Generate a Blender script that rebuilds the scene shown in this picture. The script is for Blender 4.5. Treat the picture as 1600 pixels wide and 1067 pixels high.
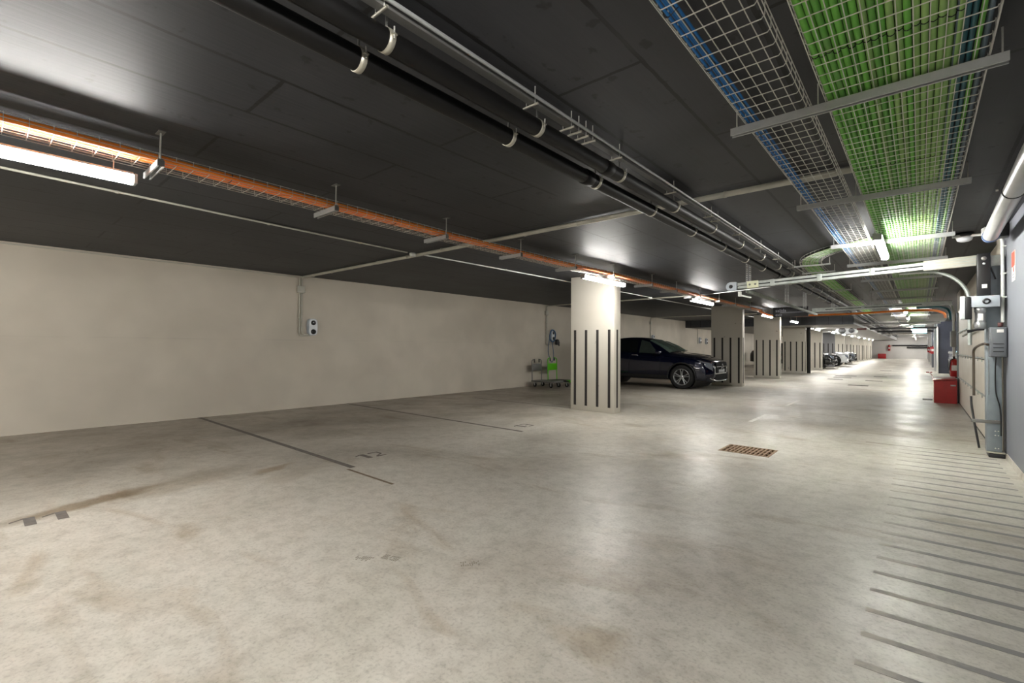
import bpy, bmesh, math, random
from mathutils import Vector, Matrix
random.seed(7)
PI = math.pi
for o in list(bpy.data.objects): bpy.data.objects.remove(o, do_unlink=True)
SC = bpy.context.scene
COL = SC.collection

# ---------------------------------------------------------------- camera
F = 733.6
def nrm(v): v = Vector(v); v.normalize(); return v
_vy = nrm((637, -11.5, -F)); _vx = -Vector((-845, -3.5, -F)); _vx = nrm(_vx - _vx.dot(_vy) * _vy); _vz = _vx.cross(_vy)
cam_d = bpy.data.cameras.new('camera'); cam = bpy.data.objects.new('camera', cam_d); COL.objects.link(cam)
cam_d.sensor_width = 36; cam_d.lens = F / 1600 * 36; cam_d.clip_start = .02; cam_d.clip_end = 300
M3 = Matrix((_vx, _vy, _vz))
cam.matrix_world = Matrix.Translation((0, 0, 1.25)) @ M3.to_4x4()
SC.camera = cam
# ---------------------------------------------------------------- world / exposure
w = bpy.data.worlds.new('world'); SC.world = w; w.use_nodes = True
w.node_tree.nodes['Background'].inputs[0].default_value = (.5, .55, .6, 1)
w.node_tree.nodes['Background'].inputs[1].default_value = .05
SC.view_settings.view_transform = 'Standard'; SC.view_settings.look = 'None'
SC.view_settings.gamma = 1; SC.view_settings.use_curve_mapping = False
SC.view_settings.exposure = 3.42
LEFT_EMIT = 12.5; CORR_EMIT = 15.0; FAR_EMIT = 20.0

# ---------------------------------------------------------------- materials
def lin(c):
    return tuple((x / 12.92 if x <= .04045 else ((x + .055) / 1.055) ** 2.4) for x in [v / 255 for v in c])
def mat(name, rgb, rough=.5, metal=0, rgb2=None, scale=8, detail=4, bump=0, bscale=60, coat=0, emit=0, spec=.5, stretch=None, contrast=(.35, .65)):
    m = bpy.data.materials.new(name); m.use_nodes = True; nt = m.node_tree; N = nt.nodes; L = nt.links
    b = N['Principled BSDF']; c = lin(rgb) + (1,)
    b.inputs['Base Color'].default_value = c; b.inputs['Roughness'].default_value = rough
    b.inputs['Metallic'].default_value = metal; b.inputs['Specular IOR Level'].default_value = spec
    if coat: b.inputs['Coat Weight'].default_value = coat; b.inputs['Coat Roughness'].default_value = .05
    if emit:
        b.inputs['Emission Color'].default_value = c; b.inputs['Emission Strength'].default_value = emit
    tc = N.new('ShaderNodeTexCoord'); mp = N.new('ShaderNodeMapping'); L.new(tc.outputs['Object'], mp.inputs[0])
    if stretch: mp.inputs['Scale'].default_value = stretch
    no = N.new('ShaderNodeTexNoise'); no.inputs['Scale'].default_value = scale; no.inputs['Detail'].default_value = detail
    L.new(mp.outputs[0], no.inputs[0])
    rp = N.new('ShaderNodeValToRGB'); rp.color_ramp.elements[0].position = contrast[0]; rp.color_ramp.elements[1].position = contrast[1]
    c2 = lin(rgb2) + (1,) if rgb2 else tuple(x * .85 for x in c[:3]) + (1,)
    rp.color_ramp.elements[0].color = c2; rp.color_ramp.elements[1].color = c
    L.new(no.outputs[0], rp.inputs[0]); 
    if not emit: L.new(rp.outputs[0], b.inputs['Base Color'])
    if bump:
        n2 = N.new('ShaderNodeTexNoise'); n2.inputs['Scale'].default_value = bscale; n2.inputs['Detail'].default_value = 5
        bp = N.new('ShaderNodeBump'); bp.inputs['Strength'].default_value = bump; bp.inputs['Distance'].default_value = .01
        L.new(mp.outputs[0], n2.inputs[0]); L.new(n2.outputs[0], bp.inputs['Height']); L.new(bp.outputs[0], b.inputs['Normal'])
    return m

STAINS = [(-4.95, .62, 1.9, .75, .13, .9, (.52, .44, .35)), (-5.05, 1.25, 1.9, .9, .30, .6, (.68, .62, .54)), (-4.95, 2.02, 2.0, .35, .10, .8, (.62, .50, .38)), (-4.6, 2.1, 2.0, .5, .2, .5, (.7, .66, .6)),
          (-6.2, 3.6, 1.2, 1.1, .4, .5, (.6, .56, .5)), (-7.4, 3.9, 1.3, 1.2, .5, .5, (.6, .56, .5)), (-6.3, 6.1, 1.1, .9, .35, .6, (.6, .56, .5)), (-5.4, 6.7, .9, .7, .3, .5, (.62, .58, .52)), (-7.2, 9.4, .3, 1.5, .5, .5, (.6, .56, .5)),
          (-2.9, 4.2, 1.0, 1.6, .5, .45, (.74, .71, .67)), (-1.2, 2.6, .8, 1.3, .5, .5, (.74, .70, .66)), (-.9, 9.0, .2, 1.8, .6, .5, (.76, .70, .62)), (-3.2, 11.6, 0, 2.2, .5, .4, (.74, .7, .66))]
def concrete_floor():
    m = bpy.data.materials.new('floor_concrete'); m.use_nodes = True; nt = m.node_tree; N = nt.nodes; L = nt.links; b = N['Principled BSDF']
    tc = N.new('ShaderNodeTexCoord')
    def noise(scale, det=6, dist=0, sc=(1, 1, 1), rough=.6):
        mp = N.new('ShaderNodeMapping'); mp.inputs['Scale'].default_value = sc; L.new(tc.outputs['Object'], mp.inputs[0])
        n = N.new('ShaderNodeTexNoise'); n.inputs['Scale'].default_value = scale; n.inputs['Detail'].default_value = det
        n.inputs['Distortion'].default_value = dist; n.inputs['Roughness'].default_value = rough; L.new(mp.outputs[0], n.inputs[0]); return n.outputs[0]
    def ramp(src, stops):
        r = N.new('ShaderNodeValToRGB'); e = r.color_ramp.elements
        while len(e) < len(stops): e.new(.5)
        for i, (p, c) in enumerate(stops): e[i].position = p; e[i].color = (c if len(c) == 4 else tuple(c) + (1,))
        L.new(src, r.inputs[0]); return r.outputs[0]
    def mul(a, bb, fac=1):
        x = N.new('ShaderNodeMix'); x.data_type = 'RGBA'; x.blend_type = 'MULTIPLY'; x.inputs[0].default_value = fac
        L.new(a, x.inputs[6]); L.new(bb, x.inputs[7]); return x.outputs[2]
    def mix(f, a, bb):
        x = N.new('ShaderNodeMix'); x.data_type = 'RGBA'; L.new(f, x.inputs[0]); L.new(a, x.inputs[6]); L.new(bb, x.inputs[7]); return x.outputs[2]
    base = ramp(noise(.55, 7, .6, (1, .7, 1)), [(.3, lin((160, 154, 143))), (.5, lin((194, 189, 178))), (.7, lin((210, 205, 195)))])
    fine = ramp(noise(9, 8, .3, (1, 1, 1), .7), [(.3, (.74, .73, .71)), (.56, (1, 1, 1))])
    spk = ramp(noise(55, 6), [(.33, (.72, .71, .7)), (.5, (1, 1, 1))])
    brown = ramp(noise(1.1, 6, 1.0, (.6, 1.6, 1)), [(.56, (1, 1, 1)), (.70, (.66, .58, .48))])
    c = mul(mul(mul(base, fine), spk, .8), brown, .8)
    # bays beside the left wall are dirtier: worn tyre dust, in the ground colour itself, patchy
    sx = N.new('ShaderNodeSeparateXYZ'); L.new(tc.outputs['Object'], sx.inputs[0])
    mr = N.new('ShaderNodeMapRange'); mr.inputs[1].default_value = -4.6; mr.inputs[2].default_value = -7.4; mr.inputs[3].default_value = 0; mr.inputs[4].default_value = 1
    L.new(sx.outputs[0], mr.inputs[0])
    ad = N.new('ShaderNodeMath'); ad.operation = 'MULTIPLY'; L.new(mr.outputs[0], ad.inputs[0])
    L.new(ramp(noise(.9, 7, .8), [(.25, (.45, .45, .45)), (.6, (1, 1, 1))]), ad.inputs[1])
    dirt = N.new('ShaderNodeRGB'); dirt.outputs[0].default_value = (.50, .45, .40, 1)
    white = N.new('ShaderNodeRGB'); white.outputs[0].default_value = (1, 1, 1, 1)
    c = mul(c, mix(ad.outputs[0], white.outputs[0], dirt.outputs[0]))
    for (sx_, sy_, rot, ax, ay, st, colr) in STAINS:
        mp = N.new('ShaderNodeMapping'); mp.vector_type = 'TEXTURE'; mp.inputs['Location'].default_value = (sx_, sy_, 0); mp.inputs['Rotation'].default_value = (0, 0, rot); mp.inputs['Scale'].default_value = (ax, ay, 1)
        nz = N.new('ShaderNodeTexNoise'); nz.inputs['Scale'].default_value = 5; nz.inputs['Detail'].default_value = 6; L.new(tc.outputs['Object'], nz.inputs[0])
        mv = N.new('ShaderNodeMix'); mv.data_type = 'VECTOR'; mv.inputs[0].default_value = .16; L.new(tc.outputs['Object'], mv.inputs[4]); L.new(nz.outputs[1], mv.inputs[5])
        av = N.new('ShaderNodeVectorMath'); av.operation = 'SCALE'; av.inputs['Scale'].default_value = 1 / .84; L.new(mv.outputs[1], av.inputs[0])
        ov = N.new('ShaderNodeVectorMath'); ov.operation = 'SUBTRACT'; ov.inputs[1].default_value = (.095, .095, .095); L.new(av.outputs[0], ov.inputs[0]); L.new(ov.outputs[0], mp.inputs[0])
        sep = N.new('ShaderNodeVectorMath'); sep.operation = 'MULTIPLY'; sep.inputs[1].default_value = (1, 1, 0); L.new(mp.outputs[0], sep.inputs[0])
        g = N.new('ShaderNodeTexGradient'); g.gradient_type = 'SPHERICAL'; L.new(sep.outputs[0], g.inputs[0])
        c = mul(c, ramp(g.outputs[0], [(0, (1, 1, 1)), (.55, colr)]), st)
    L.new(c, b.inputs['Base Color'])
    rr = ramp(noise(1.7, 7, .5), [(.3, (.30,) * 3), (.7, (.5,) * 3)])
    L.new(rr, b.inputs['Roughness'])
    bp = N.new('ShaderNodeBump'); bp.inputs['Strength'].default_value = .12; bp.inputs['Distance'].default_value = .01
    L.new(noise(22, 8), bp.inputs['Height']); L.new(bp.outputs[0], b.inputs['Normal'])
    return m

def painted_concrete(name, ca, cb, rough, seam=None, swz=(1, 1, 1), rot=(0, 0, 0), seamcol=.45, bump=.1, bw=2.1, bh=.5, pits=True, mortar=.006, spec=.5, thr=(.38, .6), pth=(.25, .30)):
    m = bpy.data.materials.new(name); m.use_nodes = True; nt = m.node_tree; N = nt.nodes; L = nt.links; b = N['Principled BSDF']
    tc = N.new('ShaderNodeTexCoord'); mp = N.new('ShaderNodeMapping'); mp.inputs['Rotation'].default_value = rot; L.new(tc.outputs['Object'], mp.inputs[0])
    n = N.new('ShaderNodeTexNoise'); n.inputs['Scale'].default_value = .9; n.inputs['Detail'].default_value = 7; n.inputs['Distortion'].default_value = .5; L.new(mp.outputs[0], n.inputs[0])
    r = N.new('ShaderNodeValToRGB'); r.color_ramp.elements[0].position = .35; r.color_ramp.elements[1].position = .68
    r.color_ramp.elements[0].color = lin(ca) + (1,); r.color_ramp.elements[1].color = lin(cb) + (1,); L.new(n.outputs[0], r.inputs[0])
    col = r.outputs[0]
    def mulc(a, src, lo, p0, p1):
        rr = N.new('ShaderNodeValToRGB'); rr.color_ramp.elements[0].position = p0; rr.color_ramp.elements[1].position = p1
        rr.color_ramp.elements[0].color = (lo, lo, lo, 1); rr.color_ramp.elements[1].color = (1, 1, 1, 1); L.new(src, rr.inputs[0])
        x = N.new('ShaderNodeMix'); x.data_type = 'RGBA'; x.blend_type = 'MULTIPLY'; x.inputs[0].default_value = 1
        L.new(a, x.inputs[6]); L.new(rr.outputs[0], x.inputs[7]); return x.outputs[2]
    if pits:
        v = N.new('ShaderNodeTexNoise'); v.inputs['Scale'].default_value = 9; v.inputs['Detail'].default_value = 3; L.new(mp.outputs[0], v.inputs[0])
        col = mulc(col, v.outputs[0], .45, *pth)
    bp = N.new('ShaderNodeBump'); bp.inputs['Strength'].default_value = bump; bp.inputs['Distance'].default_value = .01
    n2 = N.new('ShaderNodeTexNoise'); n2.inputs['Scale'].default_value = 5; n2.inputs['Detail'].default_value = 8
    mp2 = N.new('ShaderNodeMapping'); mp2.inputs['Scale'].default_value = swz; L.new(mp.outputs[0], mp2.inputs[0]); L.new(mp2.outputs[0], n2.inputs[0])
    L.new(n2.outputs[0], bp.inputs['Height']); nor = bp.outputs[0]
    if seam:
        br = N.new('ShaderNodeTexBrick'); br.inputs['Scale'].default_value = 1; br.inputs['Mortar Size'].default_value = mortar
        br.inputs['Brick Width'].default_value = bw; br.inputs['Row Height'].default_value = bh; br.inputs['Mortar Smooth'].default_value = 0
        br.inputs['Color1'].default_value = (1, 1, 1, 1); br.inputs['Color2'].default_value = (.9, .9, .9, 1); br.inputs['Mortar'].default_value = (seamcol,) * 3 + (1,)
        nn = N.new('ShaderNodeTexNoise'); nn.inputs['Scale'].default_value = 14; L.new(mp.outputs[0], nn.inputs[0])
        av = N.new('ShaderNodeMix'); av.data_type = 'VECTOR'; av.inputs[0].default_value = .01; L.new(mp.outputs[0], av.inputs[4]); L.new(nn.outputs[1], av.inputs[5])
        L.new(av.outputs[1], br.inputs[0])
        x = N.new('ShaderNodeMix'); x.data_type = 'RGBA'; x.blend_type = 'MULTIPLY'; 
        n3 = N.new('ShaderNodeTexNoise'); n3.inputs['Scale'].default_value = 1.3; n3.inputs['Detail'].default_value = 2; L.new(mp.outputs[0], n3.inputs[0])
        r3 = N.new('ShaderNodeValToRGB'); r3.color_ramp.elements[0].position = thr[0]; r3.color_ramp.elements[1].position = thr[1]; L.new(n3.outputs[0], r3.inputs[0])
        L.new(r3.outputs[0], x.inputs[0]); L.new(col, x.inputs[6]); L.new(br.outputs[0], x.inputs[7]); col = x.outputs[2]
        b2 = N.new('ShaderNodeBump'); b2.invert = True; b2.inputs['Strength'].default_value = .3; b2.inputs['Distance'].default_value = .004
        L.new(br.outputs[1], b2.inputs['Height']); L.new(nor, b2.inputs['Normal']); nor = b2.outputs[0]
    L.new(col, b.inputs['Base Color']); L.new(nor, b.inputs['Normal']); b.inputs['Roughness'].default_value = rough; b.inputs['Specular IOR Level'].default_value = spec
    return m

def worn_tape():
    m = bpy.data.materials.new('worn_floor_paint'); m.use_nodes = True; nt = m.node_tree; N = nt.nodes; L = nt.links; b = N['Principled BSDF']
    tc = N.new('ShaderNodeTexCoord'); n = N.new('ShaderNodeTexNoise'); n.inputs['Scale'].default_value = 3.5; n.inputs['Detail'].default_value = 9; n.inputs['Roughness'].default_value = .7
    L.new(tc.outputs['Object'], n.inputs[0])
    sx = N.new('ShaderNodeSeparateXYZ'); L.new(tc.outputs['Object'], sx.inputs[0])
    # the driven side of the hatching is worn pale
    mr = N.new('ShaderNodeMapRange'); mr.inputs[1].default_value = -.2; mr.inputs[2].default_value = .25; mr.inputs[3].default_value = .30; mr.inputs[4].default_value = -.12
    L.new(sx.outputs[0], mr.inputs[0])
    ad = N.new('ShaderNodeMath'); L.new(n.outputs[0], ad.inputs[0]); L.new(mr.outputs[0], ad.inputs[1])
    r = N.new('ShaderNodeValToRGB'); r.color_ramp.elements[0].position = .5; r.color_ramp.elements[1].position = .78
    r.color_ramp.elements[0].color = lin((138, 136, 133)) + (1,); r.color_ramp.elements[1].color = lin((190, 184, 172)) + (1,)
    L.new(ad.outputs[0], r.inputs[0]); L.new(r.outputs[0], b.inputs['Base Color']); b.inputs['Roughness'].default_value = .6; b.inputs['Specular IOR Level'].default_value = .3
    return m

MT = dict(
 floor=concrete_floor(),
 ceil=painted_concrete('black_painted_ceiling', (39, 41, 45), (55, 56, 60), .54, seam=True, rot=(0, 0, PI / 2), swz=(.5, 7, 1), bump=.16, seamcol=.12, mortar=.011, spec=.38, thr=(.30, .45), pth=(.31, .35)),
 wall=painted_concrete('beige_painted_wall', (190, 182, 168), (200, 192, 178), .7, seam=True, rot=(PI / 2, 0, PI / 2), bump=.06, pits=False, bw=2.7, bh=2.7, seamcol=.86, mortar=.008),
 pillar=painted_concrete('beige_painted_pillar', (192, 187, 175), (200, 195, 184), .6, bump=.05, pits=True),
 greypillar=painted_concrete('grey_painted_pillar', (112, 112, 114), (124, 124, 126), .6, bump=.05, pits=False),
 bluewall=painted_concrete('grey_blue_painted_wall', (112, 115, 122), (122, 125, 132), .5, bump=.1, pits=False),
 navy=painted_concrete('navy_painted_wall', (52, 55, 68), (72, 76, 88), .35, bump=.1, pits=False),
 endwall=painted_concrete('pale_end_wall', (206, 204, 200), (214, 212, 208), .7, bump=.1, pits=False),
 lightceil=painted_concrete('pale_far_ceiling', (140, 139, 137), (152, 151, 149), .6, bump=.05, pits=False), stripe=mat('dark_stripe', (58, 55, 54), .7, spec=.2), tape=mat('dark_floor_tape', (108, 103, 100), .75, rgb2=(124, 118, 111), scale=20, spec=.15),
 worn=worn_tape(), white_line=mat('white_floor_paint', (246, 244, 238), .6, rgb2=(226, 222, 212), scale=12),
 steel=mat('galvanised_steel', (178, 180, 180), .42, .35, rgb2=(172, 174, 174), scale=25), wire=mat('zinc_wire', (214, 213, 206), .4, .3),
 dsteel=mat('dull_steel', (122, 121, 118), .5, .4), rail=mat('zinc_rail', (188, 194, 190), .42, .6, rgb2=(168, 174, 170), scale=15),
 blackpipe=mat('black_pipe', (15, 14, 14), .5, rgb2=(11, 10, 10), spec=.3), black=mat('black_plastic', (24, 24, 26), .45), dark=mat('dark_void', (10, 10, 10), .8),
 clamp=mat('clamp_steel', (190, 186, 172), .4, .6), conduit=mat('grey_conduit', (186, 184, 172), .5), wconduit=mat('white_conduit', (222, 224, 220), .45),
 orange=mat('orange_cable', (255, 152, 52), .5, rgb2=(248, 132, 36), scale=6, stretch=(1, .3, 1)), orange2=mat('deep_orange_cable', (244, 124, 34), .5),
 blue=mat('blue_cable', (30, 116, 186), .6), teal=mat('teal_cable', (20, 92, 104), .5), navyc=mat('grey_blue_cable', (84, 104, 118), .5),
 green=mat('green_cable', (118, 190, 76), .6, rgb2=(106, 178, 68), scale=4, stretch=(1, .4, 1)), green2=mat('olive_green_cable', (152, 190, 112), .65, rgb2=(136, 178, 100), scale=4), green3=mat('dark_green_cable', (98, 168, 66), .65, rgb2=(110, 160, 80), scale=4),
 pvc=mat('grey_pvc', (178, 178, 176), .3, rgb2=(170, 170, 168)), bluering=mat('blue_ring', (70, 96, 140), .4),
 diff=mat('led_diffuser', (255, 252, 246), .4, emit=LEFT_EMIT), diffc=mat('led_diffuser_corridor', (255, 252, 246), .4, emit=CORR_EMIT), difff=mat('led_diffuser_far', (255, 252, 246), .4, emit=FAR_EMIT),
 cap=mat('grey_cap', (150, 150, 148), .5), plastic=mat('white_plastic', (214, 218, 222), .35), lgrey=mat('light_grey_plastic', (176, 184, 192), .4),
 bluecab=mat('blue_charge_cable', (58, 92, 128), .5), tubeb=mat('brown_tube', (84, 74, 64), .5), doorp=mat('cream_door_panel', (232, 225, 212), .45, rgb2=(224, 216, 202), scale=3), rust=mat('rust_iron', (158, 136, 112), .8, 0, rgb2=(120, 92, 68), scale=40),
 grey=mat('grey_column_paint', (142, 152, 158), .4, .3), cabinet=mat('grey_cabinet', (104, 108, 112), .5), red=mat('red_paint', (176, 24, 28), .32, coat=.3), redsign=mat('red_sign', (222, 74, 52), .5), whites=mat('white_sign', (232, 230, 226), .5),
 yellowish=mat('cream_plate', (206, 208, 178), .5), limegreen=mat('lime_green_plastic', (96, 196, 24), .4), brown=mat('brown_sign', (96, 60, 58), .5),
 blackcar=mat('midnight_blue_car_paint', (6, 12, 38), .2, .4, rgb2=(5, 10, 32), coat=1), blackcar2=mat('black_car_paint', (14, 14, 16), .2, .2, coat=1), whitecar=mat('white_car_paint', (222, 224, 226), .25, coat=1), greycar=mat('grey_car_paint', (120, 124, 130), .3, .5, coat=1),
 glass=mat('tinted_car_glass', (16, 20, 20), .04, spec=.8), fglass=mat('front_side_glass', (52, 60, 56), .05, spec=.8), wsglass=mat('windscreen_glass', (96, 116, 106), .05, spec=.9), rubber=mat('tyre_rubber', (22, 22, 22), .8), alloy=mat('alloy_rim', (176, 178, 180), .3, .8), chrome=mat('chrome', (220, 222, 225), .12, 1), lens=mat('clear_headlight', (120, 128, 140), .15, .3, spec=.9), cladding=mat('black_cladding', (18, 18, 19), .55), grille=mat('black_grille', (9, 9, 10), .8, spec=.15), dash=mat('dark_lane_dash', (62, 57, 53), .85, spec=.1), plate=mat('number_plate_blank', (170, 172, 176), .5), tail=mat('red_lens', (140, 12, 14), .2),
 signblack=mat('black_sign', (28, 28, 34), .4), textw=mat('pale_lettering', (196, 200, 215), .5),
 exitg=mat('lit_exit_sign', (150, 215, 235), .5, emit=.8), joint=mat('floor_joint', (120, 104, 84), .7), print_=mat('dusty_footprint', (150, 142, 128), .6),
)

# ---------------------------------------------------------------- mesh helpers
class MB:
    def __init__(s): s.v = []; s.f = []; s.sm = []
    def add(s, v, f, smooth=False):
        n = len(s.v); s.v += [tuple(p) for p in v]; s.f += [tuple(i + n for i in q) for q in f]; s.sm += [smooth] * len(f); return s
    def box(s, x0, x1, y0, y1, z0, z1, M=None):
        v = [Vector(p) for p in ((x0, y0, z0), (x1, y0, z0), (x1, y1, z0), (x0, y1, z0), (x0, y0, z1), (x1, y0, z1), (x1, y1, z1), (x0, y1, z1))]
        if M is not None: v = [M @ p for p in v]
        return s.add(v, [(0, 3, 2, 1), (4, 5, 6, 7), (0, 1, 5, 4), (1, 2, 6, 5), (2, 3, 7, 6), (3, 0, 4, 7)])
    def bbox(s, x0, x1, y0, y1, z0, z1, b=.005, M=None):     # box with chamfered edges
        bm = bmesh.new(); bmesh.ops.create_cube(bm, size=1)
        for v in bm.verts: v.co = Vector(((x0 + x1) / 2 + v.co.x * (x1 - x0), (y0 + y1) / 2 + v.co.y * (y1 - y0), (z0 + z1) / 2 + v.co.z * (z1 - z0)))
        bmesh.ops.bevel(bm, geom=bm.edges[:], offset=b, segments=2, affect='EDGES', profile=.5)
        if M is not None: bm.transform(M)
        bm.verts.index_update(); s.add([v.co[:] for v in bm.verts], [[v.index for v in f.verts] for f in bm.faces], True); bm.free(); return s
    def tube(s, pts, r, n=8, cap=True, smooth=True):
        pts = [Vector(p) for p in pts]; m = len(pts); rs = r if isinstance(r, (list, tuple)) else [r] * m
        T = []
        for i in range(m):
            a = pts[max(i - 1, 0)]; b = pts[min(i + 1, m - 1)]; T.append((b - a).normalized())
        up = Vector((0, 0, 1)) if abs(T[0].z) < .9 else Vector((1, 0, 0))
        u = (up - up.dot(T[0]) * T[0]).normalized(); V = []; Fc = []
        for i in range(m):
            if i: u = (u - u.dot(T[i]) * T[i]).normalized()
            k = T[i].cross(u)
            for j in range(n):
                a = 2 * PI * (j + .5) / n; V.append(pts[i] + (u * math.cos(a) + k * math.sin(a)) * rs[i])
        for i in range(m - 1):
            for j in range(n):
                a = i * n + j; b = i * n + (j + 1) % n; Fc.append((a, b, b + n, a + n))
        s.add(V, Fc, smooth)
        if cap: s.add(V[:n], [tuple(range(n - 1, -1, -1))]); s.add(V[-n:], [tuple(range(n))])
        return s
    def lathe(s, prof, c, axis='y', n=24, smooth=True):      # prof: (r, t) along axis
        V = []; Fc = []; m = len(prof)
        for r, t in prof:
            for j in range(n):
                a = 2 * PI * j / n; p, q = r * math.cos(a), r * math.sin(a)
                V.append((c[0] + p, c[1] + t, c[2] + q) if axis == 'y' else ((c[0] + t, c[1] + p, c[2] + q) if axis == 'x' else (c[0] + p, c[1] + q, c[2] + t)))
        for i in range(m - 1):
            for j in range(n):
                a = i * n + j; b = i * n + (j + 1) % n; Fc.append((a, b, b + n, a + n))
        return s.add(V, Fc, smooth)
    def prism(s, poly, axis, t0, t1, smooth=False):           # poly in the other two axes order
        def P(p, t): return (t, p[0], p[1]) if axis == 'x' else ((p[0], t, p[1]) if axis == 'y' else (p[0], p[1], t))
        n = len(poly); V = [P(p, t0) for p in poly] + [P(p, t1) for p in poly]
        s.add(V, [tuple(range(n - 1, -1, -1)), tuple(range(n, 2 * n))]); s.add(V, [(i, (i + 1) % n, (i + 1) % n + n, i + n) for i in range(n)], smooth); return s
    def build(s, name, m, parent=None, fixn=True):
        me = bpy.data.meshes.new(name); me.from_pydata(s.v, [], s.f)
        for p, q in zip(me.polygons, s.sm): p.use_smooth = q
        if fixn:
            bm = bmesh.new(); bm.from_mesh(me); bmesh.ops.recalc_face_normals(bm, faces=bm.faces[:]); bm.to_mesh(me); bm.free()
        me.materials.append(m); me.update(); return link(name, me, parent)
def link(name, data, parent=None):
    o = bpy.data.objects.new(name, data); COL.objects.link(o)
    if parent is not None:
        o.parent = parent; o.matrix_parent_inverse = parent_inv(parent)
    return o
def world_loc(o):
    m = Matrix.Translation(o.location)
    while o.parent is not None: return m
    return m
def parent_inv(p):
    # parts are modelled in world space; things sit at their base point
    return PINV.get(p.name, Matrix.Identity(4))
PINV = {}
def thing(name, label, cat, loc=(0, 0, 0), group=None, rz=0, local=False):
    o = bpy.data.objects.new(name, None); COL.objects.link(o); o.location = loc; o.rotation_euler = (0, 0, rz); o.empty_display_size = .1
    o['label'] = label; o['category'] = cat
    if group: o['group'] = group
    if not local: PINV[o.name] = (Matrix.Translation(loc) @ Matrix.Rotation(rz, 4, 'Z')).inverted()
    return o
def tag(o, label, cat, group=None):
    o['label'] = label; o['category'] = cat
    if group: o['group'] = group
    return o
def struct(name, mb, m, parent=None):
    o = mb.build(name, m, parent)
    if parent is None: o['kind'] = 'structure'
    return o
def copy_tree(root, loc, rz=None):
    r = root.copy(); COL.objects.link(r); r.location = loc
    if rz is not None: r.rotation_euler = (0, 0, rz)
    for ch in list(root.children):
        c = ch.copy(); COL.objects.link(c); c.parent = r
        for g in list(ch.children):
            d = g.copy(); COL.objects.link(d); d.parent = c
    return r
ORD = ['first', 'second', 'third', 'fourth', 'fifth', 'sixth', 'seventh', 'eighth', 'ninth', 'tenth', 'eleventh', 'twelfth', 'thirteenth', 'fourteenth', 'fifteenth', 'sixteenth', 'seventeenth', 'eighteenth', 'nineteenth', 'twentieth']
H = 2.645; XL = -9.37; YB = -6.5; YE = 76.0

# ---------------------------------------------------------------- structure
gx0, gx1, gy0, gy1 = -1.865, -1.305, 5.985, 6.475
fl = MB(); z0 = -.25
for (a, b, c, d) in ((XL - .2, gx0, YB - .2, YE + .2), (gx1, 7.2, YB - .2, YE + .2), (gx0, gx1, YB - .2, gy0), (gx0, gx1, gy1, YE + .2)): fl.box(a, b, c, d, z0, 0)
fl.box(gx0, gx1, gy0, gy1, z0, -.2)
struct('floor', fl, MT['floor'])
struct('ceiling', MB().box(XL - .2, 7.2, YB - .2, YE + .2, H, H + .25), MT['ceil'])
struct('ceiling_beam', MB().box(XL, -2.15, 24.8, 25.2, 2.3, H), MT['ceil'])
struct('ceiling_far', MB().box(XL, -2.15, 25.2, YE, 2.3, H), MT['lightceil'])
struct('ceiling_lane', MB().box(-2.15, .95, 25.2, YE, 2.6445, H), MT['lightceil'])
struct('wall_left', MB().box(XL - .2, XL, YB, YE, 0, H), MT['wall'])
struct('wall_right', MB().box(.75, .95, YB, 8.02, 0, H), MT['bluewall'])
struct('wall_near', MB().box(XL - .2, .95, YB - .2, YB, 0, H), MT['wall'])
struct('wall_end', MB().box(XL - .2, 7.2, YE, YE + .2, 0, H), MT['endwall'])
wr = MB(); wr.box(.78, .95, 8.02, 16.35, 2.22, H).box(.74, .95, 8.02, 8.5, 0, H).box(.72, .95, 15.1, 16.35, 0, H)
struct('wall_doorway', wr, MT['wall'])
struct('wall_far', MB().box(.70, 7.2, 32.5, 32.7, 0, H), MT['navy'])
struct('wall_corridor', MB().box(.72, .95, 32.7, YE, 0, H), MT['navy'])
struct('wall_side', MB().box(7.0, 7.2, 16.35, 32.5, 0, H).box(.95, 7.2, 16.15, 16.35, 0, H), MT['navy'])
struct('trim_1', MB().box(.655, .72, 32.44, 32.62, 0, 2.35), MT['endwall'])
for i, y in enumerate((35.6, 42.5, 50, 60)): struct('trim_%d' % (i + 2), MB().box(.61, .72, y, y + .35, 0, H), MT['endwall'] if i != 1 else MT['bluewall'])
struct('baseboard_right', MB().prism([(.735, 0), (.75, 0), (.75, .06), (.742, .06)], 'y', YB, 7.75), MT['floor'])

# ---------------------------------------------------------------- pillars
PY = [7.92, 16.36, 21.75, 27.3, 32.8, 38.2, 43.6, 49.0, 54.4, 59.8, 65.2, 70.6]
PL = ['pale beige concrete pillar nearest the camera, beside the green trolley', 'shaded beige pillar right behind the nose of the dark blue car', 'beige striped pillar just beyond the one behind the car, under the exit sign',
      'beige striped pillar with a black downpipe at its right edge', 'beige striped pillar just before the parked black car', 'grey-painted striped pillar between the black car and the white car',
      'beige striped pillar behind the white car', 'beige striped pillar beyond the small grey car', 'far beige pillar, fourth from the end of the row', 'far beige pillar, third from the end of the row', 'far beige pillar, last but one in the row', 'farthest beige pillar of the row before the end wall']
for i, y in enumerate(PY):
    top = H if y < 24.8 else 2.3
    t = thing('pillar', PL[i], 'pillar', (-4.83, y, 0), 'striped concrete pillars')
    m = MT['greypillar'] if i == 5 else MT['pillar']
    x0, x1, dy = -5.31, -4.335, .25
    MB().bbox(x0, x1, y, y + dy, 0, top, .008).build('shaft', m, t)
    sb = MB().box(-.0275, .0275, -.003, .0, .1, 1.585)
    me = None
    for k in range(4):
        cx = -5.205 + k * .255
        if me is None: o = sb.build('stripe', MT['stripe'], t); me = o.data
        else: o = link('stripe', me, t)
        o.location = (cx, y, 0)
    MB().box(x1, x1 + .003, y + .09, y + .145, .1, 1.585).build('stripe', MT['stripe'], t)

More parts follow.
